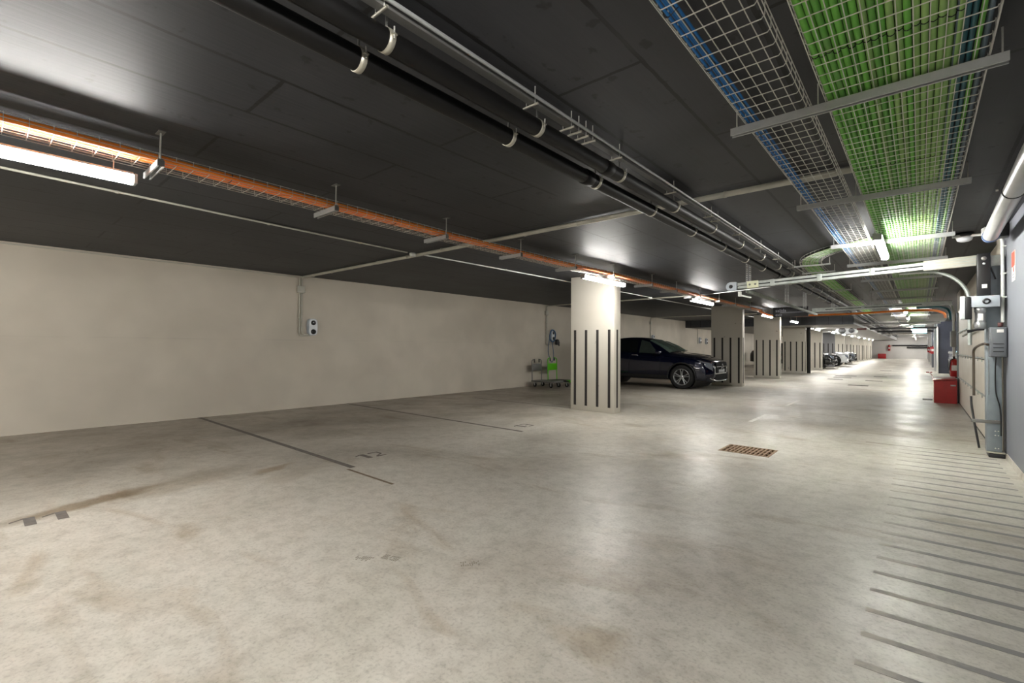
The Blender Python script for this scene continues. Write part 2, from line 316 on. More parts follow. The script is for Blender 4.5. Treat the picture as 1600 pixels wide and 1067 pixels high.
# ---------------------------------------------------------------- floor marks
def flat(name, m, label, cat, rects, parent=None, group=None, z=.0012):
    mb = MB()
    for r in rects:
        if len(r) == 4 and not isinstance(r[0], tuple): x0, x1, y0, y1 = r; mb.box(x0, x1, y0, y1, 0.0005, z)
        else: mb.prism(list(r), 'z', .0005, z)
    o = mb.build(name, m, parent)
    if parent is None: tag(o, label, cat, group)
    return o
flat('bay_line', MT['tape'], 'dark tape line on the floor ending just left of number 12', 'line', [(XL + .01, -4.40, 2.555, 2.62)], group='bay lines')
flat('bay_line', MT['tape'], 'dark tape line on the floor ending just below number 13', 'line', [(XL + .01, -4.42, 5.31, 5.37)], group='bay lines')
flat('bay_line', MT['tape'], 'faint dark line on the floor ending at the nearest pillar', 'line', [(-8.2, -5.32, 8.03, 8.075)], group='bay lines')
flat('floor_joint', MT['joint'], 'thin joint line across the floor at the first hatching stripe', 'joint', [(-.55, .62, 7.862, 7.882)])
flat('floor_joint', MT['joint'], 'thin worn joint running on from the line beside number 12', 'joint', [(-4.38, -3.6, 2.50, 2.53)])
def digit(d, x, y):   # reading direction +Y, top towards -X ; height .21
    R = []
    hgt = .215; X0 = x - hgt      # X0 is the top
    if d == '1':
        R = [(X0, x, y + .055, y + .115), ((X0, y + .055), (X0 + .025, y + .055), (X0 + .075, y - .015), (X0 + .05, y - .015))]
    elif d == '2':
        R = [(X0, X0 + .03, y, y + .13), (X0, X0 + .11, y + .1, y + .13), ((X0 + .11, y + .1), (X0 + .11, y + .13), (x - .03, y + .035), (x - .03, y)), (x - .03, x, y, y + .13)]
    else:
        R = [(X0, X0 + .03, y, y + .13), (X0, x, y + .1, y + .13), (X0 + .095, X0 + .12, y + .03, y + .1), (x - .03, x, y, y + .13)]
    return R
for txt, y in (('11', .20), ('12', 2.86), ('13', 5.6)):
    t = thing('bay_number', {'11': 'grey stencilled number 11 on the floor at left', '12': 'grey stencilled number 12 on the floor at the end of a dark line', '13': 'grey stencilled number 13 on the floor left of the nearest pillar'}[txt], 'number', (-4.74, y + .1, 0), 'bay numbers')
    for k, c in enumerate(txt): flat('digit', MT['tape'], '', '', digit(c, -4.635, y + k * .165), t)
t = thing('floor_hatching', 'grey painted hatching stripes on the floor along the right wall', 'marking', (.2, 5, 0))
for k in range(23):
    y = 7.61 - .2515 * k
    flat('stripe', MT['worn'], '', '', [(-.2, .655 if y > 2 else .70, y - .021, y + .021)], t)
flat('corner_mark', MT['white_line'], 'white L-shaped corner mark on the floor beyond the drain grate', 'marking', [(-2.21, -2.14, 8.68, 9.8), (-2.15, -1.6, 9.74, 9.80)])
flat('corner_mark', MT['white_line'], 'white L-shaped corner mark on the floor, the farther of two', 'marking', [(-2.22, -2.15, 11.6, 12.95), (-2.45, -1.95, 11.5, 11.58)])
sl = [((-2.85, -2.33), 22.96), ((-2.85, -2.2), 24.6), ((-2.93, -2.15), 26.15), ((-1.86, -1.3), 19.68), ((-1.61, -1.08), 22.95), ((-1.56, -1.09), 26.48), ((-1.73, -1.22), 34.4)]
sn = ['nearest dash of the left trio', 'middle dash of the left trio', 'farthest dash of the left trio', 'single dash nearest the camera', 'dash behind the nearest one', 'third dash up the lane centre', 'farthest lone dash']
for (xs, y), n in zip(sl, sn): flat('lane_dash', MT['dash'], 'short dark dash on the lane floor, ' + n, 'dash', [(xs[0], xs[1], y - .17, y + .17)], group='dark dashes on the lane')
# footprints
random.seed(3)
for (cx, cy, a, lab) in ((-2.47, 1.53, .5, 'faint dusty shoe print on the floor, left of two'), (-2.36, 1.64, .3, 'darker dusty shoe print on the floor, right of two'), (-1.96, 1.90, .9, 'broken dusty shoe print on the floor by itself')):
    R = []; ca, sa = math.cos(a), math.sin(a)
    for i in range(9):
        for j in range(3):
            if random.random() < .35: continue
            u0 = -.055 + i * .0125; v0 = -.03 + j * .02; 
            q = [(u0, v0), (u0 + .007, v0 + .004), (u0 + .007, v0 + .017), (u0, v0 + .014)]
            R.append(tuple((cx + ca * p - sa * r, cy + sa * p + ca * r) for p, r in q))
    flat('shoe_print', MT['print_'], lab, 'footprint', R, group='shoe prints', z=.0012)
# drain grate
t = thing('drain_grate', 'rusty iron drain grate set in the floor lane', 'grate', (-1.585, 6.23, 0))
MB().box(gx0 + .002, gx1 - .002, gy0 + .002, gy0 + .03, -.03, .002).box(gx0 + .002, gx1 - .002, gy1 - .03, gy1 - .002, -.03, .002).box(gx0 + .002, gx0 + .03, gy0 + .03, gy1 - .03, -.03, .002).box(gx1 - .03, gx1 - .002, gy0 + .03, gy1 - .03, -.03, .002).build('frame', MT['rust'], t)
for k in range(10):
    x = gx0 + .03 + (k + 1) * (gx1 - gx0 - .06) / 11
    MB().box(x - .011, x + .011, gy0 + .03, gy1 - .03, -.028, .001).build('bar', MT['rust'], t)
for k in range(2):
    y = gy0 + .03 + (k + 1) * (gy1 - gy0 - .06) / 3
    MB().box(gx0 + .03, gx1 - .03, y - .012, y + .012, -.027, .0015).build('cross_bar', MT['rust'], t)

# ---------------------------------------------------------------- LED tube lights
def tube_light(x, y0, y1, z, key, label, group, wd=.075, top=None):
    t = thing('tube_light', label, 'light', (x, (y0 + y1) / 2, z), group)
    pr = []
    for k in range(9):
        a = PI + PI * k / 8; pr.append((x + wd / 2 * math.cos(a), z + .004 + .028 * math.sin(a)))
    pr += [(x + wd / 2, z + .034), (x - wd / 2, z + .034)]
    MB().prism(pr, 'y', y0 + .02, y1 - .02, True).build('diffuser', MT[key], t)
    MB().bbox(x - wd / 2 - .001, x + wd / 2 + .001, y0 + .021, y1 - .021, z + .0345, z + .050, .004).build('housing', MT['cap'], t)
    for a, b in ((y0, y0 + .0195), (y1 - .0195, y1)): MB().bbox(x - wd / 2 - .002, x + wd / 2 + .002, a, b, z - .022, z + .045, .004).build('end_cap', MT['cap'], t)
    for y in (y0 + .12, y1 - .12): MB().tube([(x, y, z + .053), (x, y, top or z + .09)], .003, 6).build('hanger', MT['wire'], t)
def ox(y):   # centre line of the orange tray
    P = [(-7, -3.80), (.09, -3.90), (.8, -3.93), (2.06, -3.99), (3.36, -4.05), (5.9, -4.08), (7, -4.02), (12, -4.03), (30, -4.0)]
    for (a, b), (c, d) in zip(P, P[1:]):
        if y <= c: return b + (d - b) * (y - a) / (c - a)
    return P[-1][1]
ll = [ (-.68, .72, 'bright LED tube under the orange tray, cut by the left edge'), (6.29, 7.66, 'bright LED tube hanging in front of the nearest pillar'),
      (10.9, 12.4, 'LED tube under the orange tray above the dark blue car'), (17.3, 18.8, 'LED tube shining on the pillar beside the exit sign'), (22.0, 23.4, 'small LED tube right of the exit sign before the beam')]
for a, b, lab in ll: tube_light(-4.0, a, b, 2.35, 'diff', lab, 'LED tubes over the parking bays', top=H if a > 16 or a < -1 else 2.462)
for k, y in enumerate((29, 35, 40.5, 46, 51.5, 57, 62.5, 68)): tube_light(-4.15, y, y + 1.4, 2.235, 'difff', '%s LED tube along the far pillars beyond the beam' % ORD[k], 'far LED tubes over the bays', top=2.3)
cl = [ (-.75, .65, 'corridor LED tube right above the camera'), (6.15, 7.62, 'dazzling LED tube under the green cable tray'), (18.4, 19.8, 'LED tube over the lane behind the second door rail'), (22.4, 23.8, 'LED tube over the lane just after the orange crossing'),
      (31, 32.4, 'small distant LED tube over the lane by the lit exit sign'), (36, 37.4, 'small distant LED tube just after the lit exit sign'), (42, 43.4, 'tiny distant LED tube over the lane'), (50, 51.4, 'very far LED tube over the lane'), (60, 61.4, 'tiny LED tube over the lane, third from the end'), (68, 69.4, 'farthest but one LED tube over the lane, near the end wall'), (73, 74.4, 'farthest LED tube over the lane')]  # the last tube is an added one, to brighten the end wall
for i, (a, b, lab) in enumerate(cl): tube_light(-.33, a, b, 2.40, 'diffc' if a < 20 else 'difff', lab, 'LED tubes over the lane', top=2.53 if 1 < a < 39 else H)
for k, x in enumerate((-8.2, -6.0, -4.0, -2.0)): tube_light(x, -4.6, -3.2, 2.40, 'difff', '%s LED tube from the left wall in the row behind the camera' % ORD[k], 'LED tubes behind the camera', top=H)  # unseen tubes added as fill for the front faces of the pillars
for k, y in enumerate((18, 26)): tube_light(3.5, y, y + 1.4, 2.5, 'difff', ['LED tube in the side bay near the door', 'LED tube in the side bay by the navy wall'][k], 'side bay LED tubes', top=H)

# ---------------------------------------------------------------- cables and trays
def wander(x, z, y0, y1, step, amp, phase):
    P = []; n = max(2, int((y1 - y0) / step))
    for i in range(n + 1):
        y = y0 + (y1 - y0) * i / n; P.append((x + amp * math.sin(y * 1.7 + phase), y, z + amp * .6 * math.sin(y * 2.3 + phase * 2)))
    return P
def wire_tray(xc, width, zb, sh, y0, y1, name, label, fy=None, wr=.0024):
    t = thing(name, label, 'cable tray', (xc, y0, zb)); mb = MB(); f = fy or (lambda y: xc)
    n = round(width / .05)
    ys = [y0 + .05 * k for k in range(int((y1 - y0) / .05))] if False else None
    seg = [y0 + .4 * k for k in range(int((y1 - y0) / .4) + 1)]
    for k in range(n + 1):
        off = -width / 2 + k * .05
        mb.tube([(f(y) + off, y, zb + .0045) for y in seg], wr, 4, False, False)
    for s in (-1, 1):
        for hh in (.026, sh): mb.tube([(f(y) + s * (width / 2 + .006), y, zb + hh) for y in seg], wr, 4, False, False)
    y = y0
    while y < y1:
        c = f(y); hw = width / 2
        mb.tube([(c - hw - .001, y, zb + sh + .006), (c - hw - .001, y, zb + .014), (c - hw + .012, y, zb), (c + hw - .012, y, zb), (c + hw + .001, y, zb + .014), (c + hw + .001, y, zb + sh + .006)], wr, 4, False, False)
        y += .1
    o = mb.build('wire_mesh', MT['wire'], t, fixn=False); o['kind'] = 'stuff'
    return t
ZT = 2.53
GX0, GX1 = -.365, .235
wire_tray((GX0 + GX1) / 2, .6, ZT, .055, 1.0, 40.0, 'wide_cable_tray', 'wide steel wire tray packed with green cables over the lane')
LX = -.60
wire_tray(LX, .30, ZT, .055, .9, 40.0, 'narrow_cable_tray', 'narrow, almost empty steel wire tray with blue cables at its left edge')
wire_tray(0, .25, 2.462, .055, -1.0, 17.6, 'orange_cable_tray', 'steel wire tray over the parking bays carrying orange cables', fy=lambda y: ox(y))
# green cables
gm = ['green', 'green3', 'green2', 'green', 'green', 'green2', 'green3', 'green', 'green2', 'green']
tie = MB().tube([(.0152 * math.cos(a), .0, .0152 * math.sin(a)) for a in [2 * PI * k / 8 for k in range(9)]], .0022, 4, False, False)
tie_o = tie.build('cable_tie', MT['black']); tie_me = tie_o.data; bpy.data.objects.remove(tie_o)
x = GX0 + .016; k = 0
ngreen = 19
for k in range(ngreen):
    cx = GX0 + .018 + k * .0262
    ye = 17.0 if k > 4 else 14.0
    o = MB().tube(wander(cx, ZT + .023 + .004 * (k % 2), 1.0, 34, .6, .0002, k * 2.1), .0127, 8).build('green_cable', MT[gm[(k * 3 + k // 4) % 10]])
    lab = '%s green corrugated cable from the left edge of the wide tray' % ORD[k]
    tag(o, lab, 'cable', 'green cables in the wide tray')
    for ty in (2.45, 4.2, 6.2): 
        c = link('cable_tie', tie_me, o); c.location = (cx, ty + .012 * math.sin(k * 2.7) + .02 * (k / 19), ZT + .024)
for k, (mk, nm) in enumerate((('navyc', 'grey-blue'), ('teal', 'teal'), ('teal', 'dark teal'), ('green', 'lone green'), ('navyc', 'pale blue-grey'))):
    cx = GX0 + .018 + (ngreen + k) * .0225 + .0415
    o = MB().tube(wander(cx - .0 + .0 + k * .0, ZT + .021, 1.0, 34, .6, .0008, k * 3.3 + 1), .0095, 8).build('data_cable', MT[mk])
    tag(o, nm + ' cable at the right side of the wide tray', 'cable', 'thin cables in the wide tray')
for k in range(4):
    cx = LX - .135 + k * .0135
    o = MB().tube(wander(cx, ZT + .013 + .008 * (k % 2), .9, 30, .5, .0015, k), .0066, 6).build('blue_cable', MT['blue'])
    tag(o, '%s thin blue cable from the left edge of the narrow tray' % ORD[k], 'cable', 'blue cables in the narrow tray')
for k, y in enumerate((1.75, 2.22, 3.1, 4.4, 5.4)):
    o = MB().tube([(LX - .12 + .03 * math.cos(a), y + .01 * math.sin(2 * a), ZT + .016 + .018 * math.sin(a)) for a in [2 * PI * j / 10 for j in range(11)]], .0022, 4, False).build('cable_tie', MT['black'])
    tag(o, '%s black tie round the blue cables, counted from the camera' % ORD[k], 'cable tie', 'ties on the blue cables')
# orange cables: a bundle on the right half of its tray, then crossing the lane
oc = [(.012, .018), (.038, .018), (.064, .018), (.090, .018), (.116, .018), (.025, .0405), (.051, .0405), (.077, .0405), (.103, .0405)]
for k, (dx, dz) in enumerate(oc):
    P = [(ox(y) + dx + .003 * math.sin(y * 2), y, 2.462 + dz + .001 * math.sin(y * 3)) for y in [-1 + .45 * j for j in range(41)]]
    o = MB().tube(P, .0122, 8).build('orange_cable', MT['orange'] if k % 3 else MT['orange2'])
    tag(o, 'orange corrugated cable in the bundle over the parking bays', 'cable', 'orange cables in their tray')
for k, y in enumerate((1.25, 2.75, 4.1, 5.3, 8.6)):
    c = ox(y) + .064
    o = MB().tube([(c + .066 * math.cos(a), y, 2.462 + .03 + .029 * math.sin(a)) for a in [2 * PI * j / 12 for j in range(13)]], .003, 4, False).build('cable_tie', MT['black'])
    tag(o, '%s black tie round the orange bundle, counted from the camera' % ORD[k], 'cable tie', 'ties on the orange bundle')
def smooth_path(P, n=6):
    P = [Vector(p) for p in P]; out = []
    for i in range(len(P) - 1):
        a, b, c, d = P[max(i - 1, 0)], P[i], P[i + 1], P[min(i + 2, len(P) - 1)]
        for j in range(n):
            t = j / n; out.append(.5 * ((2 * b) + (-a + c) * t + (2 * a - 5 * b + 4 * c - d) * t * t + (-a + 3 * b - 3 * c + d) * t ** 3))
    out.append(P[-1]); return out
def offs(P, d):
    out = []
    for i, p in enumerate(P):
        a = P[max(i - 1, 0)]; b = P[min(i + 1, len(P) - 1)]; tn = (b - a).normalized(); nn = Vector((-tn.y, tn.x, 0)); out.append(p + nn * d)
    return out
cross = [(-3.92, 16.8, 2.44), (-3.75, 17.7, 2.33), (-2.9, 17.75, 2.30), (-1.4, 17.6, 2.30), (-.6, 17.3, 2.31), (-.1, 17.1, 2.30), (.3, 17.4, 2.30), (.55, 18.6, 2.28), (.64, 20.5, 2.26)]
for k in range(4):
    P = [(p.x, p.y, p.z + (k // 2) * .028) for p in offs(smooth_path(cross), (k % 2) * .03)]
    tag(MB().tube(P, .0135, 8).build('orange_cable', MT['orange2'] if k % 2 else MT['orange']), 'orange cable in the bundle crossing the lane to the right', 'cable', 'orange cables crossing the lane')
# curved branch of green cables
br = [(-.385, 7.35, 2.615), (-.62, 7.55, 2.615), (-.95, 7.85, 2.612), (-1.20, 8.25, 2.60), (-1.32, 8.9, 2.59), (-1.34, 10, 2.58), (-1.34, 13, 2.56), (-1.34, 17, 2.55), (-1.40, 22, 2.55)]
sp = smooth_path(br, 5)
for k in range(9):
    tag(MB().tube(offs(sp, -.09 + k * .024), .0115, 6).build('green_cable', MT[['green', 'green3', 'green2'][k % 3]]), 'green cable in the curved branch turning off to the left', 'cable', 'green cables in the curved branch')
t = thing('curved_cable_tray', 'curved steel wire tray branching left from the green cables', 'cable tray', (-.4, 7.3, 2.55)); mb = MB()
for d in (-.14, -.07, 0, .07, .14): mb.tube([(p.x, p.y, p.z - .0145) for p in offs(sp, d)], .0024, 4, False, False)
for d in (-.145, .145): mb.tube([(p.x, p.y, p.z + .022) for p in offs(sp, d)], .0024, 4, False, False)
L1, L2 = offs(sp, -.145), offs(sp, .145)
for a, b in zip(L1, L2): mb.tube([(a.x, a.y, a.z + .022), (a.x, a.y, a.z - .0145), (b.x, b.y, b.z - .0145), (b.x, b.y, b.z + .022)], .0024, 4, False, False)
mb.build('wire_mesh', MT['wire'], t, fixn=False)['kind'] = 'stuff'
for k, (y, xa, xb, z) in enumerate(((8.55, -1.50, -1.02, 2.545), (9.35, -1.52, -1.05, 2.54), (12.4, -1.52, -1.1, 2.53), (15.2, -1.52, -1.1, 2.52))):
    t = thing('tray_support', '%s short steel strut under the curved green branch' % ORD[k], 'strut', (xa, y, z), 'struts under the curved branch')
    MB().box(xa, xb, y - .02, y + .02, z - .02, z + .0).build('strut', MT['steel'], t)
    for xx in (xa + .01, xb - .01): MB().tube([(xx, y, z), (xx, y, H)], .004, 6).build('rod', MT['wire'], t)

# strut: a slotted C channel
def channel(x0, x1, y, z0, m, parent, w=.041, h=.041, name='channel'):
    th = .004; mb = MB()
    P = [(y - w / 2, z0), (y + w / 2, z0), (y + w / 2, z0 + h), (y + w / 2 - .009, z0 + h), (y + w / 2 - .009, z0 + h - th), (y + w / 2 - th, z0 + h - th), (y + w / 2 - th, z0 + th), (y - w / 2 + th, z0 + th), (y - w / 2 + th, z0 + h - th), (y - w / 2 + .009, z0 + h - th), (y - w / 2 + .009, z0 + h), (y - w / 2, z0 + h)]
    P = [(a, 2 * z0 + h - b) for a, b in P]
    mb.prism(P, 'x', x0, x1); return mb.build(name, m, parent)
YS = [2.91, 4.86, 7.0, 8.75, 10.9, 13.0, 15.2, 17.6, 20, 23, 26, 29.5, 33]
for k, y in enumerate(YS):
    t = thing('tray_support', '%s long steel strut carrying both lane cable trays, counted from the camera' % ORD[k], 'strut', (-.25, y, 2.49), 'struts under the lane trays')
    channel(-.83, .295, y, 2.486, MT['steel'], t)
    for xx in (-.80, -.40, .275): 
        MB().tube([(xx, y, 2.50), (xx, y, H)], .004, 6).build('rod', MT['wire'], t)
YO = [.80, 2.06, 3.37, 4.65, 5.95, 7.01, 8.5, 9.7, 11.1, 12.5, 13.9, 15.4]
for k, y in enumerate(YO):
    t = thing('tray_support', '%s short hanger strut under the orange tray, counted from the camera' % ORD[k], 'strut', (ox(y), y, 2.42), 'struts under the orange tray')
    a, b = ox(y) - .19, ox(y) + .185
    channel(a, b, y, 2.418, MT['steel'], t)
    MB().box(b, b + .003, y - .019, y + .019, 2.42, 2.457).build('end_plate', MT['dsteel'], t)
    MB().tube([(b - .015, y, 2.44), (b - .015, y, H)], .005, 8).build('rod', MT['wire'], t)
    MB().box(b - .03, b, y - .015, y + .015, 2.460, 2.466).build('nut', MT['dsteel'], t)
    MB().box(b - .06, b + .03, y - .02, y + .02, H - .006, H).build('anchor_plate', MT['dsteel'], t)

# ---------------------------------------------------------------- black drain pipes
def pipe(x, z, r, ys, name, label, side):
    t = thing(name, label, 'pipe', (x, 0, z), 'black drain pipes'); 
    MB().tube([(x, y, z) for y in (-3, 0, 10, 20, 35, 60)], r, 24).build('pipe_run', MT['blackpipe'], t)
    for cy in (2.85, 8.7, 14.6): MB().lathe([(r, -.05), (r + .005, -.045), (r + .005, .045), (r, .05)], (x, cy, z), 'y', 24).build('coupling', MT['blackpipe'], t)
    for y in ys:
        ra, rb = r + .0005, r + .0035; n = 22; V = []; Fc = []
        c = MB().lathe([(ra, -.014), (rb, -.014), (rb, .014), (ra, .014), (ra, -.014)], (x, y, z), 'y', 24).build('clamp', MT['clamp'], t)
        for s in (-1, 1): MB().box(x + s * (r + .002) - .010, x + s * (r + .002) + .012, y - .012, y + .012, z + .002, z + .008).build('ear', MT['clamp'], c)
        MB().tube([(x + side * (r + .009), y, z - .012), (x + side * (r + .009), y, z + .035)], .0035, 6).build('bolt', MT['wire'], c)
        MB().tube([(x, y, z + r), (x, y, H)], .006, 6).build('hanger_rod', MT['dsteel'], c)
YCA = [.08, 1.054, 2.01, 2.963, 3.90, 4.873, 5.85, 6.84, 7.75, 8.75, 9.75, 10.75, 11.75, 12.75, 13.75, 14.75]
YCB = [.1, 1.085, 2.075, 3.034, 4.026, 5.007, 5.995, 7.0, 7.98, 8.95, 9.95, 10.95, 11.95, 12.95, 13.95, 14.95]
zA = 2.452; xA = -(zA - 1.25) / math.tan(math.radians(180 - 145.95)); zB = 2.482; xB = -(zB - 1.25) / math.tan(math.radians(180 - 142.8))
pipe(xA, zA, math.hypot(xA, zA - 1.25) * math.sin(math.radians(1.27)), YCA, 'drain_pipe', 'black drain pipe with steel clamps, the left one of the pair', 1)
pipe(xB, zB, math.hypot(xB, zB - 1.25) * math.sin(math.radians(1.28)), YCB, 'drain_pipe', 'black drain pipe with steel clamps, the right one of the pair', 1)
# pair of steel conduits right of pipe B on small brackets
t = thing('steel_channel', 'steel channel fixed along the ceiling right of the black pipes', 'channel', (-1.56, 0, 2.56))
MB().box(-1.592, -1.551, -3, 60, 2.557, 2.562).box(-1.592, -1.588, -3, 60, 2.562, 2.58).box(-1.555, -1.551, -3, 60, 2.562, 2.58).build('profile', MT['dsteel'], t)
MB().tube([(-1.53, -3, 2.575), (-1.53, 20, 2.575), (-1.53, 60, 2.575)], .009, 8).build('side_rod', MT['steel'], t)
for y in (1.026, 1.963, 2.31, 2.39, 2.47, 2.55, 2.90, 3.84, 4.78, 4.98, 5.75, 6.7, 7.7, 8.7, 9.7):
    b = MB().tube([(-1.632, y, 2.548), (-1.53, y, 2.548)], .0065, 8).build('bracket', MT['clamp'], t)
    for xx in (-1.61, -1.55): MB().tube([(xx, y, 2.548), (xx, y, H)], .003, 6).build('rod', MT['wire'], b)

# ---------------------------------------------------------------- thin conduits
def conduit(P, r, label, name='conduit', m='conduit', clips=(), clip_r=None, cat='conduit', n=10):
    t = thing(name, label, cat, P[0]); MB().tube(P, r, n).build('pipe_run', MT[m], t)
    for c, ax in clips:
        rr = r + .004
        MB().lathe([(r, -.011), (rr, -.011), (rr, .011), (r, .011)], c, ax, 12).build('clip', MT[m], t)
    return t
YC = 4.38
cp = [(XL + .05, YC - .06, 2.613), (-6, YC - .02, 2.613), (-2.5, YC, 2.613), (-.15, YC, 2.613)]
conduit(cp, .025, 'thick grey conduit crossing the whole ceiling to the green tray', clips=[((x, YC - .03 if x < -4 else YC, 2.613), 'x') for x in (-8.9, -8.2, -7.5, -6.7, -5.9, -5.1, -4.45, -3.6, -2.85, -2.05, -1.3, -.78)])
conduit([(-5.30, -3, 2.63), (-5.42, .13, 2.63), (-5.55, 1.8, 2.63), (-5.63, 3, 2.63), (-5.70, 4.2, 2.63)], .0105, 'thin pale conduit along the ceiling at left, ending at a round box', clips=[((-5.48, .85, 2.63), 'y'), ((-5.585, 2.2, 2.63), 'y'), ((-5.665, 3.4, 2.63), 'y')])
MB_ = MB().lathe([(0, -.05), (.04, -.05), (.055, -.03), (.055, 0), (0, 0)], (-5.72, 4.32, 2.64), 'z', 20).build('junction_box', MT['wconduit']); tag(MB_, 'small round white box on the ceiling where thin conduits meet', 'box')
conduit([(-5.66, 4.42, 2.63), (-5.6, 8.3, 2.63), (-5.62, 12.4, 2.63)], .0105, 'thin pale conduit passing behind the nearest pillar', m='wconduit', clips=[((-5.62, 6.3, 2.63), 'y')])
tag(MB().lathe([(0, -.05), (.04, -.05), (.055, -.03), (.055, 0), (0, 0)], (-5.64, 12.3, 2.64), 'z', 20).build('junction_box', MT['wconduit']), 'small round white box on the ceiling right of the nearest pillar', 'box')
conduit([(-5.64, 12.45, 2.63), (-5.62, 17.5, 2.63), (-5.6, 24.7, 2.63)], .010, 'thin pale conduit running over the dark blue car', m='wconduit')
conduit([(XL + .05, 12.62, 2.62), (-4.6, 12.45, 2.62), (-4.2, 12.42, 2.62)], .02, 'grey conduit crossing the ceiling above the green trolley', clips=[((x, 12.55, 2.62), 'x') for x in (-8.3, -7.4, -6.6, -5.8)])
conduit([(XL + .05, 20.57, 2.62), (-4.9, 20.5, 2.62)], .018, 'grey conduit crossing the ceiling above the parked dark blue car')
conduit([(-4.3, 12.3, 2.60), (-2.4, 11.2, 2.56), (-2.35, 8.4, 2.30)], .008, 'thin white cable conduit reaching the end of the door rail', m='wconduit')
conduit([(XL + .018, -3, 2.612), (XL + .018, 4.22, 2.612)], .009, 'thin conduit in the corner of left wall and ceiling')
conduit([(-3.9, 21.0, 2.55), (-.2, 21.0, 2.55)], .03, 'pale conduit crossing the lane ceiling before the beam')
for k, (y, z, r, mk) in enumerate(((28, 2.42, .05, 'steel'), (33, 2.36, .05, 'black'), (39, 2.36, .06, 'black'), (47, 2.4, .06, 'endwall'))):
    conduit([(-2.1, y, z), (.7, y, z)], r, ['steel pipe', 'black pipe', 'second black pipe', 'pale pipe'][k] + ' crossing the far lane under the ceiling', 'cross_pipe', mk, cat='pipe', n=12)
for k, (z, xa) in enumerate(((1.66, -2.6), (1.40, -1.2))): conduit([(xa, YE - .12, z), (.72, YE - .12, z)], .09, ['upper', 'lower'][k] + ' dark pipe along the far end wall', 'cross_pipe', 'black', cat='pipe')
conduit([(-4.22, 27.62, 0), (-4.22, 27.62, 2.30)], .085, 'black downpipe standing at the edge of the fourth pillar', 'downpipe', 'blackpipe', cat='pipe', n=16)

# ---------------------------------------------------------------- EV chargers
def ev_conduits(y, label, z_end=1.44, hook=.16):
    t = thing('wall_conduit', label, 'conduit', (XL + .03, y, z_end))
    xw = XL + .03
    for k, dy in enumerate((0, .045)):
        P = [(xw + .10 + .05 * k, y + dy, 2.61), (xw + .02, y + dy, 2.60), (xw, y + dy, 2.56), (xw, y + dy, z_end + .06 + .03 * k), (xw, y + dy + .02, z_end + .02 + .03 * k), (xw, y + dy + .06, z_end + .03 * k), (xw, y + hook + .03, z_end + .01 + .03 * k), (xw, y + hook + .07, z_end + .05)]
        MB().tube(P, .013, 8).build('pipe_run', MT['conduit'], t)
    MB().bbox(xw - .03, xw + .045, y - .05, y + .09, 2.30, 2.44, .008).build('junction_box', MT['conduit'], t)
    for zz in (2.05, 1.8, 1.6): MB().box(xw - .03, xw + .018, y - .016, y + .062, zz, zz + .014).build('clip', MT['conduit'], t)
def charger(y, z, label, lamp=True):
    t = thing('wall_charger', label, 'charger', (XL, y, z), 'electric car chargers on the left wall')
    x = XL; pr = []
    w_, h_ = .095, .17
    for k in range(24):
        a = 2 * PI * k / 24; ca, sa = math.cos(a), math.sin(a)
        pr.append((y + w_ * math.copysign(abs(ca) ** .6, ca), z + h_ * math.copysign(abs(sa) ** .55, sa)))
    MB().prism(pr, 'x', x, x + .085, True).build('body', MT['lgrey'], t)
    pf = [(y + (p - y) * .88, z + (q - z) * .92) for p, q in pr]
    f = MB().prism(pf, 'x', x + .0851, x + .10, True).build('front_cover', MT['plastic'], t)
    MB().lathe([(0, .012), (.045, .012), (.05, 0), (.05, -.001)], (x + .1, y, z + .085), 'x', 20).build('display_ring', MT['black'], f)
    MB().lathe([(0, .020), (.048, .018), (.052, 0)], (x + .1, y, z - .095), 'x', 20).build('socket', MT['black'], f)
    MB().prism([(y - .012, z + .075), (y + .02, z + .09), (y - .004, z + .09), (y + .012, z + .115), (y - .022, z + .083), (y + .004, z + .084)], 'x', x + .1121, x + .1135).build('bolt_symbol', MT['plastic'], f)
    return t
ev_conduits(4.285, 'pair of grey conduits dropping to the nearest wall charger'); charger(4.54, 1.625, 'nearest grey and white wall charger with two black discs')
# blue-cabled charger
ev_conduits(12.47, 'pair of grey conduits dropping to the charger with the coiled cable', 1.30)
t = charger(12.80, 1.63, 'wall charger with blue coiled cable above the green trolley')
cp = [(XL + .12 + .01 * math.sin(a * 3), 12.72 + .16 * math.cos(a), 1.62 + .20 * math.sin(a)) for a in [2 * PI * k / 16 for k in range(40)]]
MB().tube(cp, .022, 8).build('coiled_cable', MT['bluecab'], t)
MB().tube(smooth_path([(XL + .12, 12.55, 1.55), (XL + .10, 12.50, 1.1), (XL + .12, 12.66, .75), (XL + .12, 12.78, .9), (XL + .12, 12.70, 1.4)], 5), .012, 6).build('hanging_cable', MT['bluecab'], t)
MB().bbox(XL + .11, XL + .20, 12.86, 13.0, 1.32, 1.50, .02).tube([(XL + .15, 12.93, 1.5), (XL + .16, 13.04, 1.42), (XL + .16, 13.03, 1.28)], .02, 8).build('plug', MT['black'], t)
ev_conduits(20.45, 'pair of conduits dropping behind the dark blue car', 1.60); charger(20.7, 1.66, 'wall charger just showing above the roof of the dark blue car')
ev_conduits(26.5, 'pair of conduits left of the pillar behind the car', 1.46); charger(26.85, 1.66, 'left one of two wall chargers seen over the car bonnet'); charger(27.9, 1.62, 'right one of two wall chargers seen over the car bonnet')

